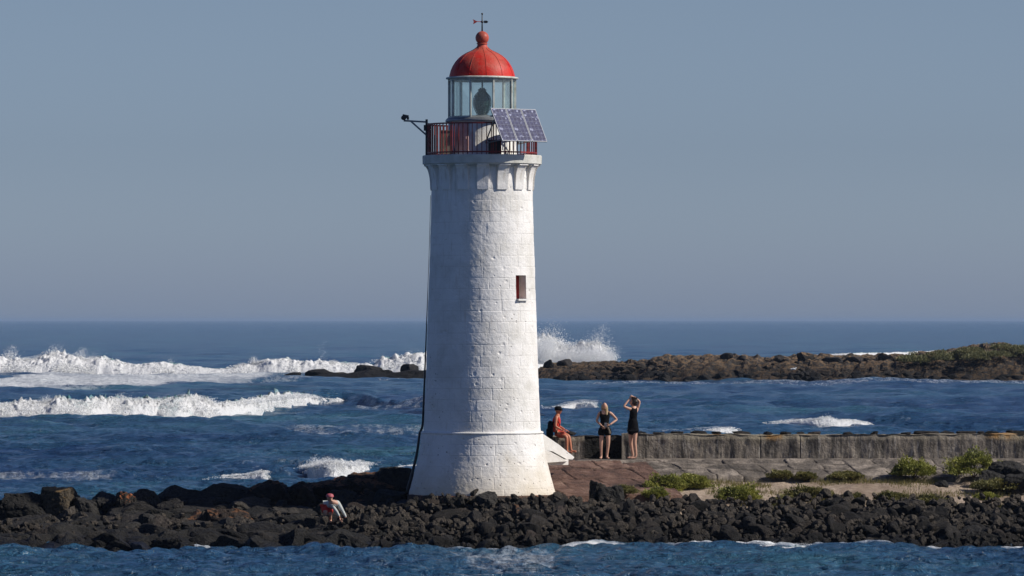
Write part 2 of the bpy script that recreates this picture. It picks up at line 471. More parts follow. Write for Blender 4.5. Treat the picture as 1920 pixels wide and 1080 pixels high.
# foam lying on the water and a painted tower reflection, as a field over world position
def streak(pts_top, pts_bot, soft=1.0, val=1.0):
    a = wline(pts_top); b = wline(pts_bot)
    Yt = np.interp(Xg, a[:, 0], a[:, 1]); Yb = np.interp(Xg, b[:, 0], b[:, 1])
    thick = np.maximum(Yt - Yb, .1)
    t = (Yg - Yb) / thick
    x0 = max(a[0, 0], b[0, 0]); x1 = min(a[-1, 0], b[-1, 0])
    ex = (x1 - x0) * .12
    return val * sm(t, -.15, .3) * (1 - sm(t, .75, 1.15)) * sm(Xg, x0, x0 + ex) * (1 - sm(Xg, x1 - ex, x1))
foam = np.zeros_like(Xg)
def fo(a): 
    global foam
    foam = np.maximum(foam, a)
fo(streak([(-300, 700), (500, 702), (560, 708)], [(-300, 742), (0, 738), (60, 738), (150, 735), (250, 730), (300, 724), (400, 722), (470, 720), (560, 712)], val=.70))
fo(streak([(440, 711), (800, 711)], [(440, 722), (600, 718), (800, 719)], val=.42))
fo(streak([(180, 739), (360, 738)], [(180, 748), (360, 746)], val=.30))
fo(streak([(500, 804), (600, 802), (700, 801), (900, 802)], [(500, 812), (600, 820), (700, 824), (900, 824)], val=.38))
fo(streak([(620, 762), (700, 768), (900, 774)], [(620, 772), (700, 776), (900, 780)], val=.40))
fo(streak([(-120, 893), (260, 893)], [(-120, 904), (260, 906)], val=.40))
fo(streak([(380, 890), (500, 880), (720, 885)], [(380, 905), (500, 908), (720, 904)], val=.28))
fo(streak([(1000, 719), (1300, 718), (2100, 717)], [(1000, 726), (1300, 724), (2100, 722)], val=.40))
fo(streak([(1000, 766), (1140, 764)], [(1000, 776), (1140, 773)], val=.5))
fo(streak([(1640, 794), (1720, 794)], [(1640, 797), (1720, 797)], val=.25))
fo(streak([(1060, 810), (1420, 810)], [(1060, 815), (1420, 815)], val=.45))
fo(streak([(850, 1040), (940, 1036), (1060, 1040)], [(850, 1075), (940, 1095), (1060, 1075)], val=.40))  # pale patch painting the tower's glittering reflection into the foam field
sh = np.where(inner & (gz < .05) & (Yg < 155), np.exp(-((gz + .42) / .30) ** 2), 0) * (.55 + .5 * sm(Xg, -3, 1))
sh *= .60 + .40 * sm(vnoise(P3(Xg * .5, Yg * .3, 0 * Xg), 5), -.35, .35)
fo(sh * .95)
def sea_z(x, y):
    i = np.clip(np.searchsorted(Ys, y), 0, len(Ys) - 1); j = np.clip(np.searchsorted(U, x / np.maximum(y, 120)), 0, len(U) - 1)
    return Z[i, j]
V = P3(Xg, Yg, Z).reshape(-1, 3)

def m_sea():
    b = NB('sea_water'); pos = b.coord('World')
    lng = b.coord('World', (.35, .12, 1))
    col = b.ramp(b.noise(b.coord('World', (.05, .02, 1)), 1.0, 4, .6), [(.35, (.017, .054, .130)), (.55, (.030, .094, .165)), (.72, (.048, .148, .185))])
    kelp = b.ramp(b.noise(b.coord('World', (.03, .014, 1)), 1.0, 5, .65), [(.60, 0.), (.70, .8)])
    col = b.mix(kelp, col, (.012, .014, .035))
    at = b.n('Attribute'); at.attribute_name = 'foam'
    fn = b.noise(b.coord('World', (1.6, .45, 1)), 1.4, 7, .72)
    fn2 = b.noise(b.coord('World', (.25, .05, 1)), 1.3, 4, .6)
    q = b.math('ADD', at.outputs['Fac'], b.math('MULTIPLY', fn, .75))
    q = b.math('ADD', q, b.math('MULTIPLY', fn2, .35))
    f = b.ramp(b.math('MULTIPLY', q, .5), [(.44, 0.), (.66, 1.)])
    sp = b.ramp(b.noise(b.coord('World', (1.1, .35, 1)), 2.0, 6, .7), [(.735, 0.), (.79, .5)])
    f = b.math('MAXIMUM', f, sp)
    col = b.mix(f, col, (.80, .82, .82))
    h1 = b.noise(b.coord('World', (.55, 1.0, 1)), 1.0, 5, .6, .4)
    h2 = b.noise(b.coord('World', (.10, .22, 1)), 1.0, 4, .6, .3)
    h0 = b.noise(b.coord('World', (2.2, 3.6, 1)), 1.0, 5, .68, .6)
    n = b.bump(h0, 1.0, .34)
    n = b.bump(h1, 1.0, .34, n)
    n = b.bump(h2, 1.0, 1.3, n)
    b.set(col=col, rough=b.math('MULTIPLY_ADD', f, .5, .16), norm=n, ior=1.33)
    return b.m
sea = mk('sea', V, grid_faces(len(Ys), len(U)), m_sea(), attrs={'foam': foam})
tag(sea, kind='structure')

def m_foam():
    b = NB('breaking_foam'); co = b.coord('World')
    at = b.n('Attribute'); at.attribute_name = 'thin'
    n = b.noise(b.coord('World', (1, .6, 1)), 1.3, 7, .7)
    q = b.math('ADD', at.outputs['Fac'], b.math('MULTIPLY', n, .8))
    f = b.ramp(b.math('MULTIPLY', q, .6), [(.44, 0.), (.64, 1.)])
    col = b.mix(f, (.93, .93, .92), (.12, .30, .33))
    h = b.math('ADD', b.noise(co, 2.0, 6, .7), b.math('MULTIPLY', b.noise(co, 7, 4, .6), .4))
    b.set(col=col, rough=.8, norm=b.bump(h, .9, .30))
    b.b.inputs['Subsurface Weight'].default_value = .0
    tl = b.n('BsdfTranslucent'); b.put(tl.inputs[0], col)
    mx = b.n('MixShader'); mx.inputs[0].default_value = .25
    b.put(mx.inputs[1], b.b.outputs[0]); b.put(mx.inputs[2], tl.outputs[0]); b.t.links.new(mx.outputs[0], b.out.inputs[0])
    return b.m
M_FOAM = m_foam()
def m_spray():
    b = NB('spray_drops')
    df = b.n('BsdfDiffuse'); df.inputs[0].default_value = (.95, .95, .94, 1)
    tl = b.n('BsdfTranslucent'); tl.inputs[0].default_value = (.95, .95, .94, 1)
    mx = b.n('MixShader'); mx.inputs[0].default_value = .5
    b.put(mx.inputs[1], df.outputs[0]); b.put(mx.inputs[2], tl.outputs[0]); b.t.links.new(mx.outputs[0], b.out.inputs[0])
    return b.m
M_SPRAY = m_spray()
TET = np.array([[1, 1, 1], [1, -1, -1], [-1, 1, -1], [-1, -1, 1]], float) / 1.7
def drops(name, pos, size, parent=None):
    n = len(pos)
    q = nr.normal(size=(n, 3, 3)); q /= np.linalg.norm(q, axis=2, keepdims=True)
    v = np.einsum('kj,nij->nki', TET, q) * size[:, None, None] + pos[:, None, :]
    f = (np.array([[0, 1, 2], [0, 3, 1], [0, 2, 3], [1, 3, 2]])[None] + np.arange(n)[:, None, None] * 4).reshape(-1, 3)
    return mk(name, v, f, M_SPRAY, parent, False)

def breaker(line, depth, step, seed, spray=0, ssize=.06, sh=.35, rough=.22, thin=0.0, tp=.9, lift=0.0):
    x0, x1 = line[0, 0], line[-1, 0]
    n = int((x1 - x0) / step); m = 44
    xs = np.linspace(x0, x1, n)
    Y0 = np.interp(xs, line[:, 0], line[:, 1]); H = np.interp(xs, line[:, 0], line[:, 2])
    Y0 = Y0 + .5 * H * fbm(P3(xs * .5, 0, seed), 4, seed)
    sp = fbm(P3(xs * 1.1 / np.maximum(H.max(), .3), 0, seed), 5, seed + 3, .62)
    H = H * (.98 + .16 * sp) * sm(xs, x0, x0 + tp * H.max()) * (1 - sm(xs, x1 - tp * H.max(), x1))
    v = np.linspace(0, 1, m)[None, :]
    prof = np.where(v < .42, (1 - (1 - np.minimum(v / .42, 1)) ** 2.0) ** .72, np.cos(np.clip((v - .42) / .58, 0, 1) * math.pi / 2) ** 1.3)
    D = depth * (.5 + .5 * H[:, None] / H.max())
    q_ = sea_z(xs, Y0 + .3 * D[:, 0]); zb_ = lift * np.convolve(np.pad(q_, 20, 'edge'), np.ones(41) / 41, 'valid')
    Xv = np.repeat(xs[:, None], m, 1); Yv = Y0[:, None] + D * v - .15 * D; Zv = H[:, None] * prof - .10 + zb_[:, None] - .35 * lift * (v < .02)
    amp = rough * H[:, None] * np.sin(np.pi * np.clip(v, .03, .97))
    s = 1.6 / max(H.max(), .3)
    nz = fbm(P3(Xv * s, Yv * s, Zv * s), 5, seed + 9, .6)
    nb = np.abs(fbm(P3(Xv * s * 1.6, Yv * s * 1.6, Zv * s * 1.6 + 5), 5, seed + 19, .7)) * 1.5
    Yv = Yv - amp * (nz + nb) * 1.1; Zv = Zv + amp * (nb * 1.5 - .25) * (v > .1)
    Xv = Xv + amp * vnoise(P3(Xv * s * 2, Yv * s, Zv * s), seed + 31) * .5
    th = np.clip(thin + .55 * sm(v, .25, .6) + .35 * fbm(P3(Xv * s * .35, 0 * Xv, Zv * 0), 3, seed + 41), -1, 1)
    o = mk('breaking_wave', P3(Xv, Yv, Zv), grid_faces(n, m), M_FOAM, attrs={'thin': th})
    tag(o, kind='structure')
    if spray:
        hw = H / H.sum()
        nf = int(spray * .30)                      # foam clots tumbling down the face, in clumps
        idx = nr.choice(n, nf, p=hw); hh = H[idx]; tz = nr.beta(1.1, 1.2, nf)
        cl = fbm(P3(xs[idx] * 1.6 * s, tz * 2.2, 0 * idx + seed), 4, seed + 61, .6) > -.02
        idx, hh, tz = idx[cl], hh[cl], tz[cl]; nf = len(idx)
        p1 = np.stack([xs[idx] + nr.normal(0, .05, nf), Y0[idx] + D[idx, 0] * (-.15 + .40 * tz ** 2.0) - nr.uniform(0, .22, nf) * hh, hh * tz + .02], -1)
        s1 = ssize * nr.uniform(.4, 1.3, nf)
        # feathery jets torn off the crest
        nj = int((x1 - x0) / max(H.max(), .3) * 7) + 6
        jx = nr.choice(n, nj, p=hw)
        gust = np.clip(.35 + 1.5 * fbm(P3(xs[jx] * .45 * s, 0, 0 * jx), 4, seed + 55), .05, 2)
        jh = H[jx] * sh * 1.6 * gust * nr.exponential(1, nj); jl = nr.normal(.12, .22, nj)
        k = nr.integers(0, nj, spray - nf); t = nr.beta(1, 2.0, len(k)); hk = H[jx[k]]
        wdt = hk * (.10 + .26 * (1 - t))
        p2 = np.stack([xs[jx[k]] + jh[k] * jl[k] * t * 2 + nr.normal(0, 1, len(k)) * wdt, Y0[jx[k]] + D[jx[k], 0] * .22 + nr.normal(0, .12, len(k)) * hk, hk * (.72 + .2 * nr.uniform(0, 1, len(k))) + jh[k] * t], -1)
        s2 = ssize * nr.uniform(.3, 1.1, len(k)) * (1 - .55 * t)
        p1[:, 2] += zb_[idx]; p2[:, 2] += zb_[jx[k]]
        pos = np.concatenate([p1, p2]); size = np.concatenate([s1, s2])
        return pos, size
    return np.zeros((0, 3)), np.zeros(0)
acc = {}
acc['far'] = breaker(BR['far'], 15, .10, 3, 120000, .085, .22, .30)
acc['mid'] = breaker(BR['mid'], 8.5, .06, 5, 120000, .046, .16, .32, thin=.22)
acc['near'] = [breaker(BR['near_a'], 2.6, .03, 7, 5000, .022, .12, .25, .15), breaker(BR['near_b'], 3.2, .03, 8, 26000, .026, .22, .34, .10), breaker(BR['near_c'], 1.5, .03, 9, 800, .02, .1, .25)]
acc['crests'] = [breaker(BR[k], d, st, i + 20, n, s, .07, .24, .15, 1.4, .45) for i, (k, d, st, n, s) in enumerate([('crest_a', 4.5, .06, 1500, .035), ('crest_b', 4.5, .06, 4000, .035), ('crest_c', 4.5, .06, 1000, .035), ('crest_d', 3.5, .06, 3000, .03), ('back_surf', 9, .2, 1500, .08), ('shore', .6, .02, 500, .012)])]
for k, a in acc.items():
    if isinstance(a, list): a = (np.concatenate([q[0] for q in a]), np.concatenate([q[1] for q in a]))
    o = drops('sea_spray', a[0], a[1]); tag(o, {'far': 'white spray thrown up by the far line of breakers', 'mid': 'spray along the long nearer breaker left of the lighthouse', 'near': 'spray on the small wave breaking behind the black rocks', 'crests': 'flecks of spray on the small whitecaps behind the sea wall'}[k], 'spray', kind='stuff')
# plumes above the far breakers
pl = []
for px, top, wd, n in [(112, 636, 10, 900), (175, 652, 9, 500), (605, 628, 8, 160), (1022, 614, 17, 26000), (1055, 642, 26, 18000), (1100, 638, 28, 24000), (1135, 650, 16, 9000), (775, 648, 14, 700), (320, 668, 5, 200)]:
    Y = 622; z1 = WZ(top, Y); t = nr.beta(1.1, 2.2, n)
    pl.append((np.stack([WX(px, Y) + nr.normal(0, 1, n) * wd / 17 * (.4 + .5 * t), Y + nr.normal(0, 1.5, n), 1.2 + t * (z1 - 1.2)], -1), .046 * nr.uniform(.3, 1, n) * (1 - .45 * t)))
o = drops('sea_spray', np.concatenate([p[0] for p in pl]), np.concatenate([p[1] for p in pl]))
tag(o, 'tall thin plumes of spray rising above the far breakers', 'spray', kind='stuff')

# ------------------------------------------------------------------ island ground
gx = np.arange(-50, 50, .14); gy = np.arange(140, 173, .11)
GX, GY = np.meshgrid(gx, gy)
GZ = ground_z(GX, GY)
path = sm(GX, 2.2, 4.5) * sm(GY, 152.7, 153.5) * (1 - sm(GY, 158.4, 159.0))
GZ2 = GZ + .05 * fbm(P3(GX * 3, GY * 3, 0 * GX), 3, 6)
def m_ground():
    b = NB('shore_ground'); co = b.coord('World')
    at = b.n('Attribute'); at.attribute_name = 'sand'
    n = b.noise(co, 1.2, 6, .65); n2 = b.noise(b.coord('World', (1, .35, 1)), .9, 5, .6)
    rock = b.ramp(n, [(.3, (.006, .006, .006)), (.7, (.018, .016, .015))])
    sand = b.ramp(b.noise(co, 9, 5, .7), [(.3, (.20, .145, .10)), (.55, (.42, .325, .24)), (.75, (.62, .51, .40))])
    dry = b.ramp(n2, [(.42, 0.), (.62, 1.)])
    sand = b.mix(b.math('MULTIPLY', dry, .7), sand, (.16, .105, .06))
    gm = b.ramp(b.noise(b.coord('World', (1, .6, 1)), 1.7, 5, .65), [(.62, 0.), (.70, .6)])
    sand = b.mix(gm, sand, (.10, .11, .03))
    f = b.ramp(b.math('ADD', at.outputs['Fac'], b.math('MULTIPLY', n, .5)), [(.60, 0.), (.85, 1.)])
    b.set(col=b.mix(f, rock, sand), rough=.9, norm=b.bump(b.noise(co, 14, 6, .7), .8, .06))
    return b.m
g = mk('shore_ground', P3(GX, GY, GZ2), grid_faces(len(gy), len(gx)), m_ground(), attrs={'sand': path})
tag(g, kind='structure')
# sea bed under everything
tag(MB().box((0, 3000, -6), (30000, 12000, .5)).build('sea_bed', simple('sea_bed_sand', (.03, .05, .05))), kind='structure')

# ------------------------------------------------------------------ rocks
def ico(sub):
    bm = bmesh.new(); bmesh.ops.create_icosphere(bm, subdivisions=sub, radius=1)
    v = np.array([x.co[:] for x in bm.verts]); f = np.array([[y.index for y in x.verts] for x in bm.faces]); bm.free()
    return v, f
ICO = {k: ico(k) for k in (2, 3, 4, 5)}
def rock_shape(seed, sub=4, planes=13, sharp=22, noise=.10):
    r = np.random.default_rng(seed)
    d, f = ICO[sub]
    n = r.normal(size=(planes, 3)); n /= np.linalg.norm(n, axis=1, keepdims=True)
    n = np.concatenate([n, [[0, 0, -1.]], [[r.normal() * .2, r.normal() * .2, 1.]]]); n /= np.linalg.norm(n, axis=1, keepdims=True)
    k = r.uniform(.62, 1.0, len(n))
    q = np.maximum(d @ n.T, .02) / k            # 1/distance to each cutting plane
    rad = 1 / (np.sum(q ** sharp, 1) ** (1 / sharp))
    rad = np.minimum(rad, 1.35)
    v = d * rad[:, None]
    v = v * (1 + noise * fbm(d * 1.7 + seed, 4, seed, .55)[:, None] + .035 * fbm(d * 7 + seed, 3, seed + 5)[:, None])
    return v, f

ROCKS = []
for i in range(14):
    v, f = rock_shape(100 + i, 4, 6 + i % 4, 40, .16)
    o = mk('rock', v, f, M_BASALT, smooth=False)
    me = o.data; bpy.data.objects.remove(o); ROCKS.append((me, v, f))

def zone(px):
    for a, s in ((110, 'at the far left of the shore'), (330, 'left of the bending person, far along'), (600, 'just left of the bending person'), (760, 'just right of the bending person'), (1040, 'below the lighthouse'), (1220, 'below the red paved slope'), (1480, 'below the first shrubs'), (1700, 'below the sand\'s middle')):
        if px < a: return s
    return 'in the right corner'
cand = []
for iy, Y in enumerate(np.arange(149.1, 154.5, .27)):
    for X in np.arange(-5.2, 15.0, .28):
        x = X + nr.uniform(-.17, .17) + (.2 if iy % 2 else 0); y = Y + nr.uniform(-.15, .15)
        px = 960 + x * F / y
        if px < 640 and y < 155.2:
            continue
        if px < 700 and nr.random() < .35: continue
        top = 153.45 + .35 * math.sin(x * 1.3)
        if y > top and nr.random() < (.8 if x > 3 else .4): continue
        s = float(np.clip(nr.lognormal(math.log(.14), .42), .07, .29))
        if y > 153.0: s *= .72
        cand.append((s, x, y, px))
# rocks round the tower foot and along the edge of the sand
for k in range(9):
    a = R(-70 + 150 * k / 8); rr = 2.3 + nr.uniform(0, .35)
    x = -.83 + rr * math.sin(a); y = 156 - rr * math.cos(a); cand.append((nr.uniform(.13, .24), x, y, 960 + x * F / y))
cand.sort(key=lambda c: -c[0])
rest_v, rest_f, rn = [], [], 0
single = 0
for i, (s, x, y, px) in enumerate(cand):
    z = float(ground_z(x, y)) + s * .25
    me, v, f = ROCKS[i % 14]
    rot = Matrix.Rotation(nr.uniform(0, 6.28), 4, 'Z') @ Matrix.Rotation(nr.uniform(0, 6.28), 4, 'X') @ Matrix.Rotation(nr.uniform(0, 6.28), 4, 'Y')
    sc = (s * nr.uniform(1.0, 1.5), s * nr.uniform(.8, 1.1), s * nr.uniform(.65, 1.0))
    if single < 290 and 0 < px < 1920:
        o = bpy.data.objects.new('rock', me); SC.collection.objects.link(o)
        o.location = (x, y, z); o.rotation_euler = rot.to_euler(); o.scale = sc
        row = 'at the waterline' if z < .4 else ('halfway up the bank' if z < .85 else 'on top of the bank')
        size = 'large' if s > .24 else ('medium' if s > .19 else 'small')
        tag(o, f'{size} angular basalt rock {row}, {zone(px)}', 'rock', 'rocks of the basalt bank along the water')
        single += 1
    else:
        q = (v * np.array(sc)) @ np.array(rot.to_3x3()).T + (x, y, z)
        rest_v.append(q); rest_f.append(f + rn); rn += len(v)
o = mk('rubble', np.concatenate(rest_v), np.concatenate(rest_f), M_BASALT, smooth=False)
tag(o, 'dark basalt rubble and chips filling the bank between the larger rocks', 'rubble', kind='stuff')

# chips between the rocks
vs, fs = rock_shape(55, 2, 9); cv, cf, rn = [], [], 0
for k in range(5200):
    x = nr.uniform(-14.5, 15); y = nr.uniform(149.3, 154.2); s = float(np.clip(nr.lognormal(-2.75, .4), .03, .14))
    if x < -4.5 and nr.random() < .6: continue
    q = (vs * s * nr.uniform(.7, 1.3, 3)) @ np.array(Matrix.Rotation(nr.uniform(0, 6.28), 3, 'Y')).T + (x, y, float(ground_z(x, y)) + s * .5 + nr.uniform(.02, .24))
    cv.append(q); cf.append(fs + rn); rn += len(vs)
o = mk('rubble_chips', np.concatenate(cv), np.concatenate(cf), M_CHIP, smooth=False)
tag(o, 'small grey-brown stones lodged between the dark rocks of the bank', 'rubble', kind='stuff')

# hand placed boulders of the left point: column, row of the middle, width, height, distance, material, label
D_, B_, O_, P_, G_ = M_BOULDER, M_BROWN, M_ORANGE, M_PALE, M_GREY
BL = [
 (10, 960, 120, 55, 156.8, D_, 'black boulder cut by the left edge, in the back row'),
 (60, 944, 90, 46, 156.5, D_, 'low dark boulder left of the pale lichen-covered one'),
 (114, 938, 62, 56, 156.6, P_, 'pointed boulder crusted with pale and orange lichen at the left end'),
 (123, 968, 32, 44, 155.6, G_, 'small upright grey boulder in front of the lichen-covered point'),
 (160, 950, 60, 40, 156.4, D_, 'sloping dark boulder against the right side of the lichen-covered point'),
 (196, 944, 76, 48, 156.8, D_, 'broad dark boulder between the lichen-covered point and the orange-topped block'),
 (234, 944, 36, 52, 156.3, O_, 'narrow grey block with a bright orange lichen top'),
 (268, 943, 58, 54, 156.6, D_, 'square dark block right of the orange-topped one'),
 (318, 948, 46, 34, 155.9, D_, 'rounded dark boulder in front of the long black ridge, left end'),
 (345, 930, 110, 46, 157.6, D_, 'long black ridge boulder, left half of the ridge'),
 (425, 925, 130, 46, 157.8, D_, 'long black ridge boulder, right half of the ridge'),
 (384, 950, 56, 40, 156.2, D_, 'dark boulder under the black ridge with a rounded right end'),
 (448, 952, 96, 46, 156.1, G_, 'long grey boulder with a pale wavy top below the black ridge'),
 (505, 924, 80, 52, 157.0, B_, 'black boulder with a rusty brown top, left end of the brown run'),
 (556, 922, 62, 46, 157.0, B_, 'rounded boulder with a brown top behind the smooth pale-topped one'),
 (522, 946, 30, 26, 155.6, D_, 'small knobbly dark stone left of the smooth pale-topped boulder'),
 (558, 968, 92, 44, 155.2, G_, 'smooth grey boulder with a pale upper edge left of the bending person'),
 (512, 972, 30, 44, 155.0, G_, 'narrow pale-cornered stone left of the smooth boulder'),
 (604, 972, 54, 62, 155.0, D_, 'split dark boulder just behind the bending person'),
 (600, 914, 90, 34, 158.0, B_, 'flat rusty brown boulder at the top of the ridge, in the middle'),
 (655, 906, 90, 34, 158.3, O_, 'flat boulder with reddish lichen under the small breaking wave'),
 (700, 908, 80, 40, 158.2, B_, 'brown boulder near the left foot of the lighthouse'),
 (745, 905, 66, 50, 158.3, D_, 'dark block hard against the left edge of the tower'),
 (640, 936, 66, 42, 156.6, D_, 'rounded dark boulder above the bending person'),
 (688, 934, 56, 40, 156.4, B_, 'brown-faced boulder two places left of the tower foot'),
 (728, 938, 62, 34, 156.2, D_, 'low dark slab left of the tower foot'),
 (694, 962, 84, 40, 154.9, D_, 'broad dark boulder right of the bending person'),
 (745, 960, 86, 34, 155.0, D_, 'flat dark slab in front of the tower foot'),
 (40, 990, 120, 56, 153.8, D_, 'wide dark boulder in the front row at the left edge'),
 (20, 1016, 90, 44, 151.4, D_, 'low black boulder at the waterline in the left corner'),
 (92, 1010, 90, 50, 151.6, D_, 'arched black boulder at the waterline near the left edge'),
 (135, 990, 90, 50, 153.2, D_, 'dark boulder below the small upright grey one'),
 (172, 975, 90, 34, 154.6, D_, 'flat dark slab in the middle row under the broad dark boulder'),
 (150, 1014, 80, 44, 151.2, D_, 'dark rounded boulder at the waterline, third from the left'),
 (232, 992, 110, 60, 153.0, D_, 'large dark boulder with a slanting top below the orange-topped block'),
 (278, 985, 44, 46, 153.4, G_, 'tilted grey slab beside the large slanting boulder'),
 (218, 1018, 90, 40, 151.0, D_, 'black boulder at the waterline under the large slanting one'),
 (250, 966, 70, 26, 155.2, D_, 'thin dark slab lying under the square dark block'),
 (318, 1000, 80, 66, 152.4, D_, 'tall dark boulder at the water below the rounded ridge stone'),
 (372, 985, 92, 60, 153.6, B_, 'brownish dark boulder with a sloping left face, front row'),
 (376, 1018, 80, 40, 151.0, D_, 'black boulder at the waterline below the brownish sloping one'),
 (424, 985, 84, 66, 153.3, B_, 'big rounded brownish boulder in the middle of the left point'),
 (478, 1000, 90, 66, 152.3, G_, 'smooth grey sloping boulder at the water in the middle of the left point'),
 (430, 1020, 70, 36, 150.9, D_, 'low black stone at the waterline between two large boulders'),
 (505, 980, 60, 40, 154.2, D_, 'dark boulder between the grey sloping one and the smooth pale-topped one'),
 (538, 1008, 80, 54, 151.8, D_, 'dark boulder at the waterline left of the bending person'),
 (566, 994, 70, 46, 153.2, D_, 'rough dark boulder below the smooth pale-topped one'),
 (606, 1008, 70, 54, 151.7, D_, 'dark boulder at the waterline below the bending person'),
 (636, 992, 74, 40, 153.0, G_, 'grey slab that the bending person touches'),
 (660, 1012, 70, 44, 151.4, D_, 'dark boulder at the waterline right of the bending person'),
 (700, 990, 76, 44, 153.2, D_, 'dark boulder in the middle row where the small rocks begin'),
 (715, 1016, 70, 36, 151.1, D_, 'low dark boulder at the waterline below the tower foot'),
 (1895, 884, 78, 34, 157.8, G_, 'big grey-black boulder at the right edge beside the large shrub'),
 (1860, 898, 44, 30, 157.0, G_, 'dark boulder left of the big one at the right edge'),
 (1915, 905, 60, 30, 156.5, G_, 'low boulder at the right edge below the big one'),
 (1765, 905, 20, 9, 156.3, D_, 'small dark driftwood-like stone lying on the sand'),
 (1120, 920, 26, 34, 154.6, D_, 'upright black boulder against the foot of the red paved slope'),
 (1145, 925, 40, 26, 154.4, D_, 'dark boulder right of the upright black one below the red slope'),
 (914, 935, 30, 22, 153.5, G_, 'pointed grey boulder leaning on the tower foot'),
 (972, 962, 22, 28, 152.4, B_, 'upright brownish stone below the tower'),
 (1825, 1010, 60, 44, 150.6, D_, 'large dark boulder near the waterline at the right'),
 (1800, 985, 80, 46, 152.2, D_, 'broad dark boulder above the waterline at the right'),
 (1700, 960, 56, 38, 153.2, D_, 'dark boulder on the bank under the middle of the sand'),
 (1560, 952, 44, 34, 153.4, D_, 'dark pointed boulder on top of the bank below the low green shrub'),
]
for i, (px, py, wd, ht, Y, mt, lab) in enumerate(BL):
    v, f = rock_shape(300 + i, 5, 8 + i % 4, 30, .15)
    v = v - (v.max(0) + v.min(0)) / 2
    s = F / Y
    ext = v.max(0) - v.min(0)
    wm, hm = wd * 1.28 / s, ht * 1.6 / s
    v = v / ext * np.array([wm, max(wm * .85, hm * .9), hm])
    v = v + np.array([0, 0, -.12 * hm - (.10 if px < 700 else 0)])
    crk = 1 - np.abs(fbm(v * 2.2 + i, 3, i + 5)) * 9
    v = v * (1 - .10 * np.clip(crk, 0, 1))[:, None]
    v = v + .035 * P3(fbm(v * 5 + i, 4, i, .65), fbm(v * 5 + i + 9, 4, i + 1, .65), fbm(v * 5 + i + 19, 4, i + 2, .65))
    o = mk('boulder', v, f, mt, smooth=False); o.location = (WX(px, Y), Y, WZ(py, Y))
    tag(o, lab, 'boulder', 'large boulders of the shore')
# more boulders filling the left point behind the hand placed ones
BMESH = []
for k in range(10):
    v, f = rock_shape(640 + k, 4, 7 + k % 4, 35, .16)
    o = mk('boulder', v, f, M_BOULDER, smooth=False); BMESH.append(o.data); bpy.data.objects.remove(o)
for k in range(215):
    x = nr.uniform(-14.6, -4.0); y = 149.35 + (8.6 * nr.uniform(0, 1) ** 1.2 if k < 150 else nr.uniform(0, .9)); sz = nr.uniform(.25, .62)
    o = bpy.data.objects.new('boulder', BMESH[k % 10]); SC.collection.objects.link(o)
    px = 960 + x * F / y
    target = np.interp(y, [149.4, 152, 154.5, 157, 158.2], [.14, .40, .65, .95, .8]) * np.interp(px, [0, 300, 700], [.62, .88, 1.1])
    o.location = (x, y, target - sz * .45); o.scale = (sz * 1.5, sz, sz * .8)
    o.rotation_euler = (nr.uniform(-.6, .6), nr.uniform(-.3, .3), nr.uniform(0, 6.28))
    tag(o, f'dark stone wedged between boulders {"low at the water" if y < 152 else "midway up" if y < 155 else "near the ridge"}, {zone(px)}', 'boulder', 'stones wedged between the large boulders')

# ------------------------------------------------------------------ far reefs
def reef(name, outline, Y0, depth, seed, mat, x_extra=0):
    """outline: column, top row; a rocky bank rising from the water at distance Y0"""
    pts = np.array([(WX(px, Y0 + depth * .35), WZ(t, Y0 + depth * .35)) for px, t in outline])
    xs = np.arange(pts[0, 0], pts[-1, 0], .22); ys = np.linspace(Y0 - 3, Y0 + depth, 90)
    X, Y = np.meshgrid(xs, ys); H = np.interp(X, pts[:, 0], pts[:, 1])
    t = (Y - Y0) / depth
    prof = np.where(t < .35, sm(t, -.05, .38) ** .8, 1 - .9 * sm(t, .5, 1))
    n = fbm(P3(X * .45, Y * .45, 0 * X + seed), 5, seed, .55)
    c = 1 - np.abs(fbm(P3(X * .8, Y * .8, 0 * X + seed), 4, seed + 5)) * 2
    z = -.5 + (H + (.35 if Y0 > 560 else .1)) * prof + (n * .8 + c * .5) * np.clip(H * .45, .15, .9) * sm(t, -.05, .2)
    endf = sm(X, xs[0], xs[0] + 1.5) * (1 - sm(X, xs[-1] - 1.5, xs[-1]))
    z = z * endf - 1 * (1 - endf)
    o = mk(name, P3(X, Y, z), grid_faces(len(ys), len(xs)), mat, smooth=False)
    tag(o, kind='structure')
    return pts
out_r = [(985, 690), (1013, 686), (1050, 682), (1090, 683), (1140, 680), (1200, 676), (1250, 671), (1350, 668), (1400, 671), (1500, 668), (1560, 672), (1650, 668), (1700, 668), (1740, 661), (1780, 658), (1830, 648), (1870, 646), (1920, 648), (2050, 650), (2150, 670), (2200, 700)]
reef('far_reef', out_r, SY(717), 26, 4, M_REEF)
out_l = [(476, 713), (500, 709), (550, 704), (580, 707), (600, 702), (640, 702), (690, 695), (725, 700), (765, 694), (800, 697), (900, 698), (1000, 692), (1020, 696)]
reef('low_reef', out_l, SY(713.5), 9, 8, M_REEFD)
def reef_rock(px, py, wd, ht, Y, mt, seed, lab, group):
    v, f = rock_shape(seed, 3, 8, 30, .18)
    v = v - (v.max(0) + v.min(0)) / 2; s = F / Y; ext = v.max(0) - v.min(0)
    v = v / ext * np.array([wd / s, wd / s * .8, ht / s])
    if Y > 570: v[:, 2] = v[:, 2] * 1.5 + .08
    o = mk('reef_rock', v, f, mt, smooth=False); o.location = (WX(px, Y), Y, WZ(py, Y)); tag(o, lab, 'rock', group)
k = 0
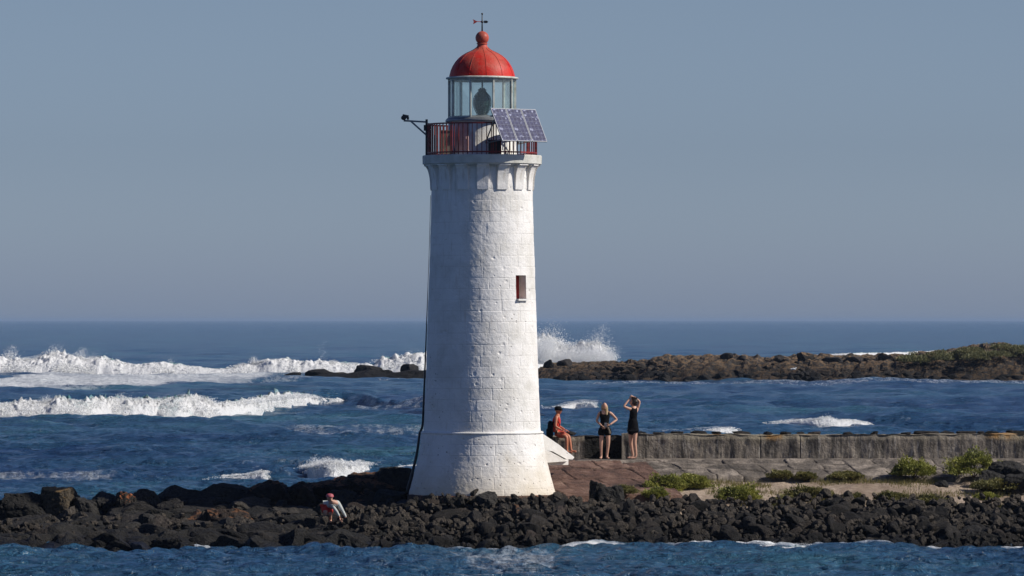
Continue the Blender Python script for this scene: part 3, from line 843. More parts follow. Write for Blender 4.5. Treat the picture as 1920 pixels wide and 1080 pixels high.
for px, py, wd, ht, mt, lab in [
  (515, 711, 30, 6, M_REEFD, 'lowest dark rock at the left tip of the low reef'),
  (548, 708, 34, 12, M_REEFD, 'small peaked rock near the left tip of the low reef'),
  (580, 711, 26, 6, M_REEFD, 'flat rock in the gap of the low reef'),
  (603, 705, 70, 16, M_REEFD, 'rounded rock left of the tallest one on the low reef'),
  (634, 708, 46, 12, M_REEFD, 'flat-topped rock in the middle of the low reef'),
  (690, 702, 56, 22, M_REEFD, 'tall sloping rock in the middle of the low reef'),
  (722, 705, 40, 14, M_REEFD, 'rounded rock right of the tall sloping one on the low reef'),
  (768, 700, 36, 22, M_REEFD, 'pointed rock of the low reef next to the lighthouse'),
  (745, 708, 50, 10, M_REEFD, 'low dark rock below the pointed one of the low reef'),
  (792, 706, 30, 14, M_REEFD, 'dark rock touching the left edge of the tower on the low reef')]:
    k += 1; reef_rock(px, py, wd, ht, 576, mt, 500 + k, lab, 'rocks of the low reef')
for px, py, wd, ht, mt, lab in [
  (1028, 684, 20, 20, M_REEFD, 'dark rounded rock beside the lighthouse on the far reef'),
  (1058, 682, 30, 18, M_REEFD, 'second dark rounded rock from the tower on the far reef'),
  (1362, 668, 26, 14, M_REEFD, 'dark knob on the skyline above the middle of the far reef'),
  (1392, 671, 18, 10, M_REEFD, 'small knob on the skyline right of the larger dark one'),
  (1460, 672, 22, 14, M_REEFD, 'dark rock left of the big split boulder of the far reef'),
  (1512, 674, 36, 28, M_REEF, 'big split boulder standing on the far reef skyline'),
  (1560, 676, 40, 14, M_REEFD, 'flat dark rock right of the big split boulder'),
  (1600, 676, 34, 14, M_REEFD, 'dark rounded rock between the split boulder and the orange one'),
  (1666, 674, 42, 26, M_REEF, 'large orange-brown boulder of the far reef'),
  (1745, 664, 50, 12, M_REEF, 'long rock where the green scrub of the far reef begins')]:
    k += 1; reef_rock(px, py, wd, ht, 555, mt, 500 + k, lab, 'standout rocks of the far reef')
for i in range(250):
    px = nr.uniform(1030, 1925); t = nr.uniform(0, 1)
    top = np.interp(px, [o[0] for o in out_r], [o[1] for o in out_r])
    Y = SY(717) + 1 + 8 * t; py = 714 - (714 - top - 6) * t; wd = nr.uniform(9, 30)
    k += 1
    reef_rock(px, py, wd, wd * nr.uniform(.5, .8), Y, M_REEF if t > .35 else M_REEFD, 700 + k,
              ('brown boulder high on the far reef, ' if t > .35 else 'dark wet boulder low on the far reef, ') + ('behind the standing people' if px < 1230 else 'left of the split boulder' if px < 1490 else 'between the split boulder and the orange one' if px < 1680 else 'below the green scrub'), 'boulders on the slope of the far reef')

# ------------------------------------------------------------------ plants
def m_leaf(name, c1, c2, c3):
    b = NB(name); at = b.n('Attribute'); at.attribute_name = 'rnd'
    col = b.ramp(at.outputs['Fac'], [(0, c1), (.5, c2), (1, c3)])
    b.set(col=col, rough=.65)
    tl = b.n('BsdfTranslucent'); b.put(tl.inputs[0], col)
    mx = b.n('MixShader'); mx.inputs[0].default_value = .3
    b.put(mx.inputs[1], b.b.outputs[0]); b.put(mx.inputs[2], tl.outputs[0]); b.t.links.new(mx.outputs[0], b.out.inputs[0]); return b.m
M_LEAF = m_leaf('shrub_leaves', (.07, .085, .018), (.22, .23, .04), (.44, .41, .09))
M_LEAFD = m_leaf('dull_leaves', (.07, .07, .022), (.17, .16, .045), (.32, .26, .09))
M_SCRUB = m_leaf('far_scrub_leaves', (.085, .09, .035), (.15, .15, .06), (.24, .21, .09))
M_STEM = simple('woody_stem', (.09, .065, .04))
def leaves(n, c, r, size, seed, lump=.35, zmin=0.0):
    g = np.random.default_rng(seed)
    d = g.normal(size=(n, 3)); d /= np.linalg.norm(d, axis=1, keepdims=True); d[:, 2] = np.abs(d[:, 2])
    rad = g.uniform(.35, 1, n) ** .5
    rad *= 1 + lump * fbm(d * 2.3 + seed, 4, seed)
    keep = fbm(d * rad[:, None] * 3.1 + seed * 2, 3, seed + 3) > -.20
    d, rad = d[keep], rad[keep]; n = len(d)
    p = d * rad[:, None] * np.asarray(r) + np.asarray(c)
    a = g.normal(size=(n, 3)) + d * .8 + (0, 0, .7); a /= np.linalg.norm(a, axis=1, keepdims=True)
    b = np.cross(a, g.normal(size=(n, 3))); b /= np.linalg.norm(b, axis=1, keepdims=True)
    s = size * g.uniform(.6, 1.4, n)[:, None]
    v = np.stack([p, p + a * s * .6 + b * s * .28, p + a * s * 1.5, p + a * s * .6 - b * s * .28], 1)
    att = np.clip(.5 + .45 * fbm(p * 2.1, 3, seed + 8)[:, None] + g.normal(0, .16, (n, 1)), 0, 1) * np.ones((1, 4))
    return v.reshape(-1, 3), np.arange(n * 4).reshape(-1, 4), att.ravel()
SH = [ # column, base row, width, height, Y, material, n, label
 (1245, 918, 66, 30, 156.8, M_LEAF, 'leafy green shrub at the right end of the red paved slope'),
 (1300, 912, 62, 24, 157.2, M_LEAF, 'low spreading green shrub, right neighbour of the one by the red slope'),
 (1230, 930, 40, 18, 155.6, M_LEAF, 'small green clump hanging over the rocks under the first shrub'),
 (1388, 934, 66, 30, 155.0, M_LEAF, 'yellow-green shrub on the near edge of the sand, below the wide stone slab'),
 (1518, 936, 66, 28, 155.0, M_LEAFD, 'dull olive shrub on the near edge of the sand'),
 (1470, 946, 50, 16, 154.4, M_LEAFD, 'thin straggling plant among rocks left of the dull olive shrub'),
 (1714, 889, 56, 32, 158.4, M_LEAF, 'bright round shrub at the foot of the sea wall, left of the largest one'),
 (1826, 887, 90, 46, 158.3, M_LEAF, 'largest shrub, bright yellow-green, in front of the sea wall'),
 (1690, 886, 30, 16, 158.6, M_LEAFD, 'dark little plant touching the left side of the bright round shrub'),
 (1880, 914, 90, 18, 156.6, M_LEAFD, 'low green mat at the right edge below the big boulder'),
 (1465, 893, 34, 13, 158.7, M_LEAFD, 'small green tuft at the foot of the stone slope, left one'),
 (1508, 895, 30, 12, 158.6, M_LEAFD, 'small green tuft at the foot of the stone slope, second one'),
 (1590, 893, 56, 10, 158.6, M_LEAFD, 'flat green patch at the foot of the stone slope'),
 (1675, 940, 50, 22, 154.2, M_LEAFD, 'grassy clump between dark rocks below the sandy strip'),
 (1745, 945, 50, 18, 154.0, M_LEAFD, 'straggling low plant among rocks right of the grassy clump'),
 (1850, 935, 36, 12, 154.6, M_LEAF, 'small green plant on the bank near the right edge'),
 (1600, 936, 36, 12, 154.6, M_LEAFD, 'small dry plant on the bank behind the dark pointed boulder'),
 (1170, 922, 40, 12, 155.4, M_LEAFD, 'low weed at the foot of the red paved slope'),
]
for i, (px, py, wd, ht, Y, mt, lab) in enumerate(SH):
    s = F / Y; r = (wd * .62 / s, wd / 2 / s * .8, ht * .86 / s)
    root = empty('shrub', (WX(px, Y), Y, WZ(py, Y) - .03)); tag(root, lab, 'shrub', 'low shrubs of the island')
    vv, fv, av = leaves(int(2800 + 95 * wd), (0, 0, 0), r, .045, 900 + i, .75)
    mk('foliage', vv, fv, mt, root, False, {'rnd': av})
    st = MB()
    for q in range(9):
        a = q * .7; st.tube([(0, 0, -.1), (r[0] * .35 * math.cos(a), r[1] * .35 * math.sin(a), r[2] * .35), (r[0] * .75 * math.cos(a), r[1] * .7 * math.sin(a), r[2] * .55)], [.012, .008, .004], 5)
    st.build('stem', M_STEM, root, True)
# scrub of the far reef
vv, fv, av, n0 = [], [], [], 0
for i in range(42):
    px = nr.uniform(1760, 2000) if i < 34 else nr.uniform(1690, 1780)
    top = np.interp(px, [o[0] for o in out_r], [o[1] for o in out_r]); Y = 553 + nr.uniform(-3, 7); s = F / Y
    py = top + nr.uniform(2, 22) * (1 if px > 1780 else .5)
    a, b, c = leaves(1100, (WX(px, Y), Y, WZ(py, Y) - .3), (nr.uniform(.9, 1.8), 1.2, nr.uniform(.35, .6)), .14, 1200 + i)
    vv.append(a); fv.append(b + n0); av.append(c); n0 += len(a)
o = mk('coastal_scrub', np.concatenate(vv), np.concatenate(fv), M_SCRUB, smooth=False, attrs={'rnd': np.concatenate(av)})
tag(o, 'olive green scrub covering the high end of the far reef', 'scrub', kind='stuff')
# dry grass blades on the sand edge
n = 16000
gx_ = nr.uniform(3, 15, n); gy_ = nr.choice([153.6, 158.2, 156.4], n, p=[.55, .3, .15]) + nr.normal(0, .35, n)
kp = fbm(P3(gx_ * .8, gy_ * .8, 0 * gx_), 3, 77) > -.02; gx_, gy_ = gx_[kp], gy_[kp]; n = len(gx_)
gz_ = ground_z(gx_, gy_); h = nr.uniform(.05, .17, n); lx = nr.normal(0, .04, n); ly = nr.normal(0, .04, n)
v = np.stack([P3(gx_ - .008, gy_, gz_), P3(gx_ + .008, gy_, gz_), P3(gx_ + lx, gy_ + ly, gz_ + h)], 1).reshape(-1, 3)
o = mk('dry_grass', v, np.arange(n * 3).reshape(-1, 3), M_LEAFD, smooth=False, attrs={'rnd': np.repeat(nr.uniform(.3, 1, n), 3)})
tag(o, 'short dry grass scattered over the sandy strip', 'grass', kind='stuff')

# ------------------------------------------------------------------ lighthouse
LX, LY, LS = -.832, 156.0, F / 156.0
def lz(py): return WZ(py, LY)
BZ = lz(928)
lh = empty('lighthouse', (LX, LY, BZ))
tag(lh, 'white round stone lighthouse with a red dome and a flared foot', 'lighthouse')
def zz(py): return lz(py) - BZ
prof = [(138, 930), (137, 922), (129.5, 895), (121, 862), (117, 841), (115, 824), (113.6, 814), (113.2, 811.5), (109.6, 808), (109.2, 803), (104.5, 680), (100.5, 560), (97, 450), (94.6, 357), (94.2, 306)]
pr_z = np.array([zz(p[1]) for p in prof]); pr_r = np.array([p[0] / LS for p in prof])
def Rz(z): return np.interp(z, pr_z, pr_r)
NT, NZ = 760, 780
zr = np.linspace(pr_z[0], pr_z[-1], NZ)
th = np.linspace(0, 2 * math.pi, NT, endpoint=False)        # 0 faces the viewer, grows to the right
TH, ZR = np.meshgrid(th, zr)
RR = Rz(ZR)
cx, cy = RR * np.sin(TH), -RR * np.cos(TH)
course = .307; ci = np.floor((ZR + .1) / course)
nb_ = 16
uo = TH / (2 * math.pi) * nb_ + vnoise(P3(ci * 3.7, 0, 0), 4) * 3
bi = np.floor(uo); fu = np.abs(uo - bi - .5); fz = np.abs(((ZR + .1) / course) % 1 - .5)
wob = .012 * fbm(P3(cx * 5, cy * 5, ZR * 5), 3, 2)
gr = np.maximum(sm(fz + wob * .5, .468, .494), sm(fu, .478, .494))
gr *= sm(fbm(P3(cx * 1.6, cy * 1.6, ZR * 1.6), 3, 12), -.45, .15)
blk = vnoise(P3(bi * 5.1, ci * 7.3, 0 * bi), 8)
disp = blk * .004 - gr * .008 + .0075 * fbm(P3(cx * 9, cy * 9, ZR * 9), 4, 21, .6) + .008 * fbm(P3(cx * 2.2, cy * 2.2, ZR * 2.2), 3, 22)
for k in range(230):
    a = nr.uniform(0, 2 * math.pi); z0 = nr.beta(1.0, 1.6) * 9; r0 = nr.uniform(.018, .05); R0 = float(Rz(z0))
    i0, i1 = np.searchsorted(zr, [z0 - r0 * 1.5, z0 + r0 * 1.5]); jc = int(a / (2 * math.pi) * NT); wj = 8
    js = np.arange(jc - wj, jc + wj + 1) % NT
    sub = np.ix_(np.arange(i0, i1), js)
    dth = (TH[sub] - a + math.pi) % (2 * math.pi) - math.pi
    dd = np.sqrt((dth * R0) ** 2 + (ZR[sub] - z0) ** 2 * nr.uniform(.7, 2))
    disp[sub] -= nr.uniform(.010, .022) * np.exp(-(dd / r0) ** 4)
RR2 = RR + disp
verts = P3(RR2 * np.sin(TH), -RR2 * np.cos(TH), ZR).reshape(-1, 3)
F4 = grid_faces(NZ, NT, True)
# window opening
wa0, wa1, wz0, wz1 = R(39.2), R(55.2), zz(563), zz(517)
fi, fj = F4[:, 0] // NT, F4[:, 0] % NT
hole = (th[fj] >= wa0) & (th[fj] < wa1) & (zr[fi] >= wz0) & (zr[fi] < wz1)
hj = np.unique(fj[hole]); hi = np.unique(fi[hole])
ja, jb, ia, ib = hj[0], hj[-1] + 1, hi[0], hi[-1] + 1
tower = mk('tower_wall', verts, F4[~hole], M_WHITE, lh, True, {'groove': gr})
# recess: jambs, head and sill, then the red shutter at the back
wr = empty('window', (0, 0, 0)); wr.parent = lh
wc = (th[ja] + th[jb]) / 2; nd = np.array([math.sin(wc), -math.cos(wc), 0])
def ring(depth):
    out = []
    for i, js in ((ia, range(ja, jb + 1)), (ib, range(jb, ja - 1, -1))):
        for j in js: out.append(verts[i * NT + j] - nd * depth)
    # sides
    full = [verts[ia * NT + j] for j in range(ja, jb + 1)] + [verts[i * NT + jb] for i in range(ia + 1, ib)] + [verts[ib * NT + j] for j in range(jb, ja - 1, -1)] + [verts[i * NT + ja] for i in range(ib - 1, ia, -1)]
    return np.array(full) - nd * depth
r0_, r1_ = ring(0), ring(.36)
mk('recess', np.concatenate([r0_, r1_]), grid_faces(2, len(r0_), True), M_TRIM, wr, False)
cen = (r1_.min(0) + r1_.max(0)) / 2; hh_ = zr[ib] - zr[ia]
cw = np.linalg.norm(verts[ia * NT + jb] - verts[ia * NT + ja])
rotw = Matrix.Rotation(wc, 4, 'Z')
c0 = (verts[ia * NT + ja] + verts[ia * NT + jb]) / 2; c0[2] = (zr[ia] + zr[ib]) / 2
sh_ = MB().box(c0 - nd * .30, (cw + .02, .03, hh_ + .02), rotw)
for q in range(-2, 3): sh_.box(c0 - nd * .277 + np.array([math.cos(wc), math.sin(wc), 0]) * q * cw / 5, (cw / 5 - .02, .02, hh_ - .06), rotw)
sh_.build('shutter', simple('red_shutter_paint', (.42, .03, .022), (.28, .02, .015), 6, .5), wr)
MB().box(c0 - nd * .16 + np.array([0, 0, -hh_ / 2 - .0]), (cw - .01, .50, .05), rotw).build('sill', M_TRIM, wr)
# inner dark lining so that no light passes
MB().lathe([(pr_r[0] - .5, .1), (.9, 2), (.9, zz(330))], 48).build('inner_wall', M_TRIM, lh, True)
# plinth
pl_ = []
zs = np.linspace(-.62, .06, 16); tt = np.linspace(0, 2 * math.pi, 300, endpoint=False)
T2, Z2 = np.meshgrid(tt, zs)
r2 = 2.075 + .05 * fbm(P3(np.sin(T2) * 7, np.cos(T2) * 7, Z2 * 7), 4, 5) + .03 * (Z2 < -.1)
top2 = np.minimum(Z2, .06)
r2 = np.where(Z2 > .04, 1.98, r2)
mk('plinth', P3(r2 * np.sin(T2), -r2 * np.cos(T2), Z2), grid_faces(16, 300, True), M_PLINTH, lh)
# ledge at the top of the flare
MB().lathe([(109.4 / LS, zz(815)), (114.4 / LS, zz(812.5)), (115.2 / LS, zz(811)), (114.6 / LS, zz(809.5)), (109.2 / LS, zz(807.5))], 160).build('ledge', M_WHITE, tower, True)
# corbels
cz0, cz1 = zz(357), zz(309.5)
NC = 16
for k in range(NC):
    a = R(1) + 2 * math.pi * k / NC
    rb = float(Rz(cz0)) - .03; rt = 109 / LS
    P = [(rb, cz0 - .0), (rb + .065, cz0), (rb + .075, cz0 + .10)]
    for q in range(1, 9):
        t = q / 8; P.append((rb + .075 + (rt - rb - .075) * (1 - math.cos(t * math.pi / 2)), cz0 + .10 + (cz1 - cz0 - .13) * math.sin(t * math.pi / 2)))
    P += [(rt, cz1), (rb, cz1)]
    mb = MB(); hw_ = .155; n = len(P)
    vv = [(-hw_ * (1 + .12 * (z - cz0)), -r, z) for r, z in P] + [(hw_ * (1 + .12 * (z - cz0)), -r, z) for r, z in P]
    mb.add(vv, [[i, (i + 1) % n, n + (i + 1) % n, n + i][::-1] for i in range(n)])
    # side faces as quads against the wall line
    sf = []
    for i in range(n - 2):
        pass
    for s_ in (0, n):
        mb.f.setdefault(n, []).append(np.array([[s_ + i for i in (range(n) if s_ == 0 else range(n - 1, -1, -1))]]))
    o = mb.build('corbel', M_WHITE, lh); o.rotation_euler.z = a
# gallery slab
sl = [(94 / LS, zz(311)), (107.5 / LS, zz(311)), (108 / LS, zz(309)), (111.6 / LS, zz(308)), (112 / LS, zz(293.5)), (111 / LS, zz(292)), (50 / LS, zz(292))]
MB().lathe(sl, 64).build('gallery_slab', M_CORN, lh)
# railing
rail = empty('railing', (0, 0, 0)); rail.parent = lh
zt, zb = zz(233.5), zz(292)
RRl = 102.5 / LS
MB().lathe([(RRl - .022, zt - .02), (RRl + .022, zt - .02), (RRl + .022, zt + .02), (RRl - .022, zt + .02), (RRl - .022, zt - .02)], 72).build('handrail', M_RAIL, rail)
MB().lathe([(RRl - .015, zb + .05), (RRl + .015, zb + .05), (RRl + .015, zb + .09), (RRl - .015, zb + .09), (RRl - .015, zb + .05)], 72).build('bottom_rail', M_RAIL, rail)
bal = None
for k in range(72):
    if bal is None:
        bal = MB().box((0, -RRl, (zt + zb) / 2), (.022, .022, zt - zb)).build('baluster', M_RAIL, rail)
        o = bal
    else:
        o = bal.copy(); SC.collection.objects.link(o); o.parent = rail
    o.rotation_euler.z = 2 * math.pi * k / 72
    if k % 12 == 4: o.scale = (1, 1, 1)
for k in range(8):
    a = R(12) + 2 * math.pi * k / 8
    o = MB().box((0, -RRl, (zt + zb) / 2 + .02), (.03, .03, zt - zb + .02)).build('post', M_RAIL, rail); o.rotation_euler.z = a
# lantern base
lzb = zz(226)
MB().lathe([(66 / LS, zb - .02), (66 / LS, zb + .12), (64 / LS, zb + .13), (63.5 / LS, lzb - .03)], 64).build('lantern_base', M_TRIM, lh, True)
for k in range(9):       # vertical seams of the base panels
    a = 2 * math.pi * (k + .5) / 9
MB().lathe([(60 / LS, lzb - .04), (68.5 / LS, lzb - .04), (69 / LS, lzb - .02), (68.5 / LS, lzb + .015), (65 / LS, zz(221.5)), (60 / LS, zz(221.5))], 64).build('lantern_sill', M_STEEL, lh)
# added pink panel: tint of the shaded base behind the red railing
dd = MB(); 
dd.box((0, -(64.2 / LS), (zb + .10 + lzb - .06) / 2), (.42, .03, lzb - zb - .20)); dd.box((.15, -(64.2 / LS) - .03, (zb + lzb) / 2), (.03, .04, .10))
o = dd.build('shade_panel', simple('pink_shade_tint', (.60, .38, .36), (.48, .26, .24), 5), lh); o.rotation_euler.z = R(-35)
# lantern frame and panes: nine sides
lt, lb = zz(148.5), zz(221.5)
LR = 62.5 / LS
fr = empty('lantern_frame', (0, 0, 0)); fr.parent = lh
def vtx(k): a = R(20) + 2 * math.pi * k / 9; return (LR * math.sin(a), -LR * math.cos(a))
for k in range(9):
    a = R(20) + 2 * math.pi * k / 9
    o = MB().box((0, -LR, (lt + lb) / 2), (.045, .07, lt - lb)).build('mullion', M_FRAMEW, fr); o.rotation_euler.z = a
    p, q = vtx(k), vtx(k + 1)
    mb = MB().box((0, 0, 0), (math.dist(p, q) - .03, .012, lt - lb - .02))
    o = mb.build('pane', M_GLASS, lh); o.location = ((p[0] + q[0]) / 2, (p[1] + q[1]) / 2, (lt + lb) / 2); o.rotation_euler.z = math.atan2(q[1] - p[1], q[0] - p[0])
    for hb in (.02, lt - lb - .03):
        o = MB().box((0, 0, hb), (math.dist(p, q), .05, .05)).build('glazing_bar', M_FRAMEW, fr); o.location = ((p[0] + q[0]) / 2, (p[1] + q[1]) / 2, lb); o.rotation_euler.z = math.atan2(q[1] - p[1], q[0] - p[0])
MB().lathe([(58 / LS, lt), (67.5 / LS, lt), (68.2 / LS, lt + .02), (67.5 / LS, lt + .045), (60 / LS, lt + .07)], 64).build('eaves_ring', M_FRAMEW, lh)
# dome
dp = [(61.8, 146), (61.2, 141), (59, 133), (55.5, 125), (50.5, 117), (44, 109.5), (37, 104), (29, 99.3), (21, 95.8), (15, 92.5), (11.6, 89.5), (9.4, 86), (8.6, 82.5), (9.5, 80)]
dome = MB().lathe([(a / LS, zz(b)) for a, b in dp], 96).build('dome', M_DOME, lh, True)
for k in range(12):
    a = R(8) + 2 * math.pi * k / 12
    pts = [((r / LS + .004) * math.sin(a), -(r / LS + .004) * math.cos(a), zz(b) + .003) for r, b in dp[:11]]
    MB().tube(pts, .005, 5).build('seam', M_DOME, dome, True)
MB().ball((0, 0, zz(71)), 12.6 / LS, 32, 20).build('finial_ball', M_DOME, dome, True)
MB().lathe([(9.5 / LS, zz(83)), (11 / LS, zz(82)), (9.5 / LS, zz(81))], 32).build('collar', M_DOME, dome, True)
wv = empty('weather_vane', (0, 0, 0)); wv.parent = lh
MB().tube([(0, 0, zz(60)), (0, 0, zz(25))], [.022, .012], 8).ball((0, 0, zz(26)), .028).build('rod', M_DARK, wv, True)
MB().ball((0, 0, zz(41)), .038).tube([(0, 0, zz(41)), (.13, 0, zz(41))], .012, 6).prism([(.05, zz(38.6)), (.13, zz(38.6)), (.175, zz(41)), (.13, zz(43.4)), (.05, zz(43.4))], -.012, .012).build('pointer', M_DARK, wv)
MB().tube([(0, 0, zz(40.5)), (-.16, 0, zz(40.5))], .011, 6).prism([(-.12, zz(40.5)), (-.26, zz(36)), (-.235, zz(40.5)), (-.25, zz(45.5))], -.008, .008).build('tail_fin', simple('faded_red_paint', (.60, .08, .06)), wv)
# the lens inside the lantern
ln = empty('lens', (0, 0, 0)); ln.parent = lh
lp = []
for q in range(60):
    t = q / 59; y = 168 + (216 - 168) * t
    r = 15.8 * (math.sin(math.pi * (.10 + .80 * t)) ** .55) * (.84 + .16 * math.sin(math.pi * t))
    if t < .25: r *= .45 + 2.2 * t
    lp.append(((r + (.5 if q % 4 < 2 else -.3)) / LS, zz(y)))
MB().lathe(lp[::-1], 40).build('lens_glass', M_LENS, ln)
mb = MB()
for k in range(8):
    a = R(10) + 2 * math.pi * k / 8
    mb.tube([((r + .012) * math.sin(a), -(r + .012) * math.cos(a), z) for r, z in lp[::4]], .010, 5)
mb.lathe([(.02, zz(166)), (.11, zz(167.5)), (.13, zz(169.5)), (.02, zz(170))], 20).lathe([(.02, zz(214)), (.17, zz(215)), (.19, zz(218)), (.02, zz(219))], 20)
for k in range(5):
    a = k * 1.257; mb.tube([(.08 * math.sin(a), -.08 * math.cos(a), zz(169)), (.06 * math.sin(a), -.06 * math.cos(a), zz(164.5))], [.02, .008], 5)
mb.build('lens_frame', M_DARK, ln, True)
MB().lathe([(.02, zz(222)), (.23, zz(221)), (.24, zz(218.5)), (.02, zz(218))], 24).build('pedestal', M_FRAMEW, ln)
# conduit down the left side
pts = []
for z in np.linspace(.03, zz(366), 60):
    a = R(-96 + 9 * max(0, 1 - z / zz(480))); r = float(Rz(z)) + .035 + (.02 if z < 1.9 else 0); pts.append((r * math.sin(a), -r * math.cos(a), z))
MB().tube(pts, [.045 - .038 * min(1, i / 42) for i in range(60)], 8).build('conduit', M_BLACK, lh, True)
# cabinet on the gallery floor; dark box stands for the panels' shadow and gear
MB().box((-.98, -.75, zb + .34), (.30, .22, .62)).box((-.98, -.75, zb + .67), (.33, .25, .03)).build('equipment_cabinet', simple('brown_cabinet', (.20, .17, .13)), lh)
MB().box((.36, -1.17, zb + .20), (.36, .20, .36)).box((.36, -1.17, zb + .39), (.39, .23, .03)).build('panel_shadow_box', simple('panel_shadow_dark', (.03, .03, .032)), lh)
# stair parapets on the right of the foot
def pz(px, py, Y): return (WX(px, Y) - LX, WZ(py, Y) - BZ)
def wing(name, pts, Y, y0, y1):
    o = MB().prism([pz(a, b, Y) for a, b in pts], y0, y1).build(name, M_WHITE, lh)
    for q in o.data.vertices: q.co.y += .75 * (q.co.x - 2.0)       # the wall runs back to the right
    return o
wing('stair_parapet', [(1000, 806), (1019, 814), (1048, 834), (1077, 858), (1074, 862), (1062, 861), (1036, 846), (1000, 840)], 157.6, 1.45, 1.75)
wing('stair_side', [(1000, 838), (1030, 846), (1050, 857), (1064, 865), (1000, 868)], 157.2, .95, 1.3)
wing('step', [(1000, 862), (1066, 862), (1066, 872), (1000, 872)], 157.4, 1.3, 1.5)

# solar panels
nh = Vector((.62, -.78, 0)).normalized(); wd_ = Vector((.78, .62, 0)).normalized(); tl = math.radians(60)
dn = (nh * math.cos(tl) - Vector((0, 0, 1)) * math.sin(tl)).normalized(); nn = wd_.cross(dn).normalized()
if nn.dot(nh) < 0: nn = -nn
cx_, cz_ = (972.5 - 904) / LS, zz(238.5)
pc = Vector((cx_, 0, cz_)); pc.y = -math.sqrt(max(1.90 ** 2 - cx_ ** 2, .2))
arr = empty('solar_panel_array', (LX + pc.x, LY + pc.y, BZ + pc.z))
tag(arr, 'three blue tilted solar panels fixed to the gallery railing', 'solar panels')
rotm = Matrix((wd_, -dn, nn)).transposed().to_4x4()
L = 61 / LS / math.sin(tl); Wt = 84 / LS / wd_.x
for k in (-1, 0, 1):
    e = empty('solar_panel', (0, 0, 0)); e.parent = arr
    e.matrix_local = Matrix.Translation(wd_ * k * Wt / 3) @ rotm
    wp = Wt / 3 - .02
    MB().box((0, 0, .004), (wp - .03, L - .03, .02)).build('cells', M_SOLAR, e)
    f_ = MB()
    for s_ in (-1, 1): f_.box((s_ * (wp / 2 - .007), 0, 0), (.014, L, .035)); f_.box((0, s_ * (L / 2 - .007), 0), (wp - .028, .014, .035))
    f_.build('panel_frame', M_ALU, e)
fm = MB()
for s_ in (-.36, .36):
    a = wd_ * s_ * Wt - nn * .05 - dn * L * .4; b_ = wd_ * s_ * Wt - nn * .05 + dn * L * .4
    fm.tube([a, b_], .02, 6); c_ = Vector((a.x, a.y, b_.z - .1)) - nh * .5; fm.tube([b_, c_], .02, 6); fm.tube([a, c_], .02, 6)
fm.tube([-wd_ * Wt * .5 - nn * .05 - dn * L * .3, wd_ * Wt * .5 - nn * .05 - dn * L * .3], .018, 6)
fm.tube([-wd_ * Wt * .5 - nn * .05 + dn * L * .3, wd_ * Wt * .5 - nn * .05 + dn * L * .3], .018, 6)
fm.build('mounting_frame', M_STEEL, arr)

# camera arm on the left of the gallery
bx_ = (801.5 - 904) / LS
ca = empty('bracket_floodlight', (LX + bx_ - .03, LY - .1, BZ + zb)); tag(ca, 'dark floodlight on a steel arm sticking out left of the gallery', 'floodlight')
def q_(px, py): return ((px - 801.5) / LS + .03, 0, zz(py) - zb)
MB().tube([q_(800, 292), q_(800, 224)], .034, 8).box(q_(797, 240), (.07, .10, .16)).build('post', M_DARK, ca)
MB().tube([q_(801, 229), q_(757, 226.5)], .024, 8).tube([q_(799, 253), q_(771, 228)], .024, 8).build('arm', M_STEEL, ca)
hd = MB().box(q_(760.5, 218.5), (.17, .16, .09), Matrix.Rotation(R(12), 4, 'Y')).ball(q_(757, 221), (.075, .07, .07)).tube([q_(759, 228), q_(759, 220)], .02, 6).box(q_(765, 222), (.06, .08, .08))
hd.build('lamp_head', M_DARK, ca)

# ------------------------------------------------------------------ paved slopes and sea wall
def m_stone(name, c1, c2, c3, lich=None, streak=False):
    b = NB(name); co = b.coord('Object')
    at = b.n('Attribute'); at.attribute_name = 'blk'; jt = b.n('Attribute'); jt.attribute_name = 'joint'
    n1 = b.noise(co, 1.7, 6, .65); n2 = b.noise(co, 11, 6, .7)
    col = b.ramp(b.math('ADD', b.math('MULTIPLY', at.outputs['Fac'], .10), b.math('MULTIPLY', n1, 1.0)), [(.28, c1), (.48, c2), (.68, c3)])
    col = b.mix(b.ramp(n2, [(.4, 0.), (.7, .5)]), col, tuple(x * .45 for x in c2))
    if streak:
        s1 = b.ramp(b.noise(b.coord('Object', (2.2, 1, .28)), 1.6, 5, .65), [(.46, 0.), (.58, 1.)])
        col = b.mix(b.math('MULTIPLY', s1, .85), col, (.028, .024, .021))
        z = b.n('SeparateXYZ'); b.put(z.inputs[0], co)
        lowz = b.ramp(b.math('MULTIPLY_ADD', z.outputs[2], -1.2, .75), [(.0, 0.), (.8, 1.)])
        s2 = b.ramp(b.noise(b.coord('Object', (2.6, 1, .35)), 1.9, 5, .7), [(.47, 0.), (.56, 1.)])
        col = b.mix(b.math('MULTIPLY', b.math('MULTIPLY', s2, lowz), .75), col, (.34, .29, .23))
        s3 = b.ramp(b.noise(b.coord('Object', (3.5, 1, .5)), 2.6, 5, .7), [(.56, 0.), (.63, 1.)])
        col = b.mix(b.math('MULTIPLY', s3, .8), col, (.36, .32, .27))
    if lich:
        z = b.n('SeparateXYZ'); b.put(z.inputs[0], co)
        f = b.math('ADD', b.math('MULTIPLY_ADD', z.outputs[2], 1.0, -.62), b.math('MULTIPLY', b.noise(b.coord('Object', (.55, 1, 1)), 1.1, 6, .65), 1.0))
        col = b.mix(b.ramp(f, [(.44, 0.), (.64, .9)]), col, b.ramp(b.noise(co, .7, 4), [(.42, (.22, .19, .14)), (.60, (.24, .20, .13)), (.68, lich)]))
    col = b.mix(b.math('MULTIPLY', jt.outputs['Fac'], .6), col, (.035, .028, .022) if not lich else (.02, .018, .016))
    b.set(col=col, rough=.88, norm=b.bump(b.math('ADD', n2, b.math('MULTIPLY', n1, .6)), .9, .05))
    return b.m
M_REDPAVE = m_stone('red_paving_stone', (.045, .028, .020), (.13, .066, .044), (.25, .155, .11))
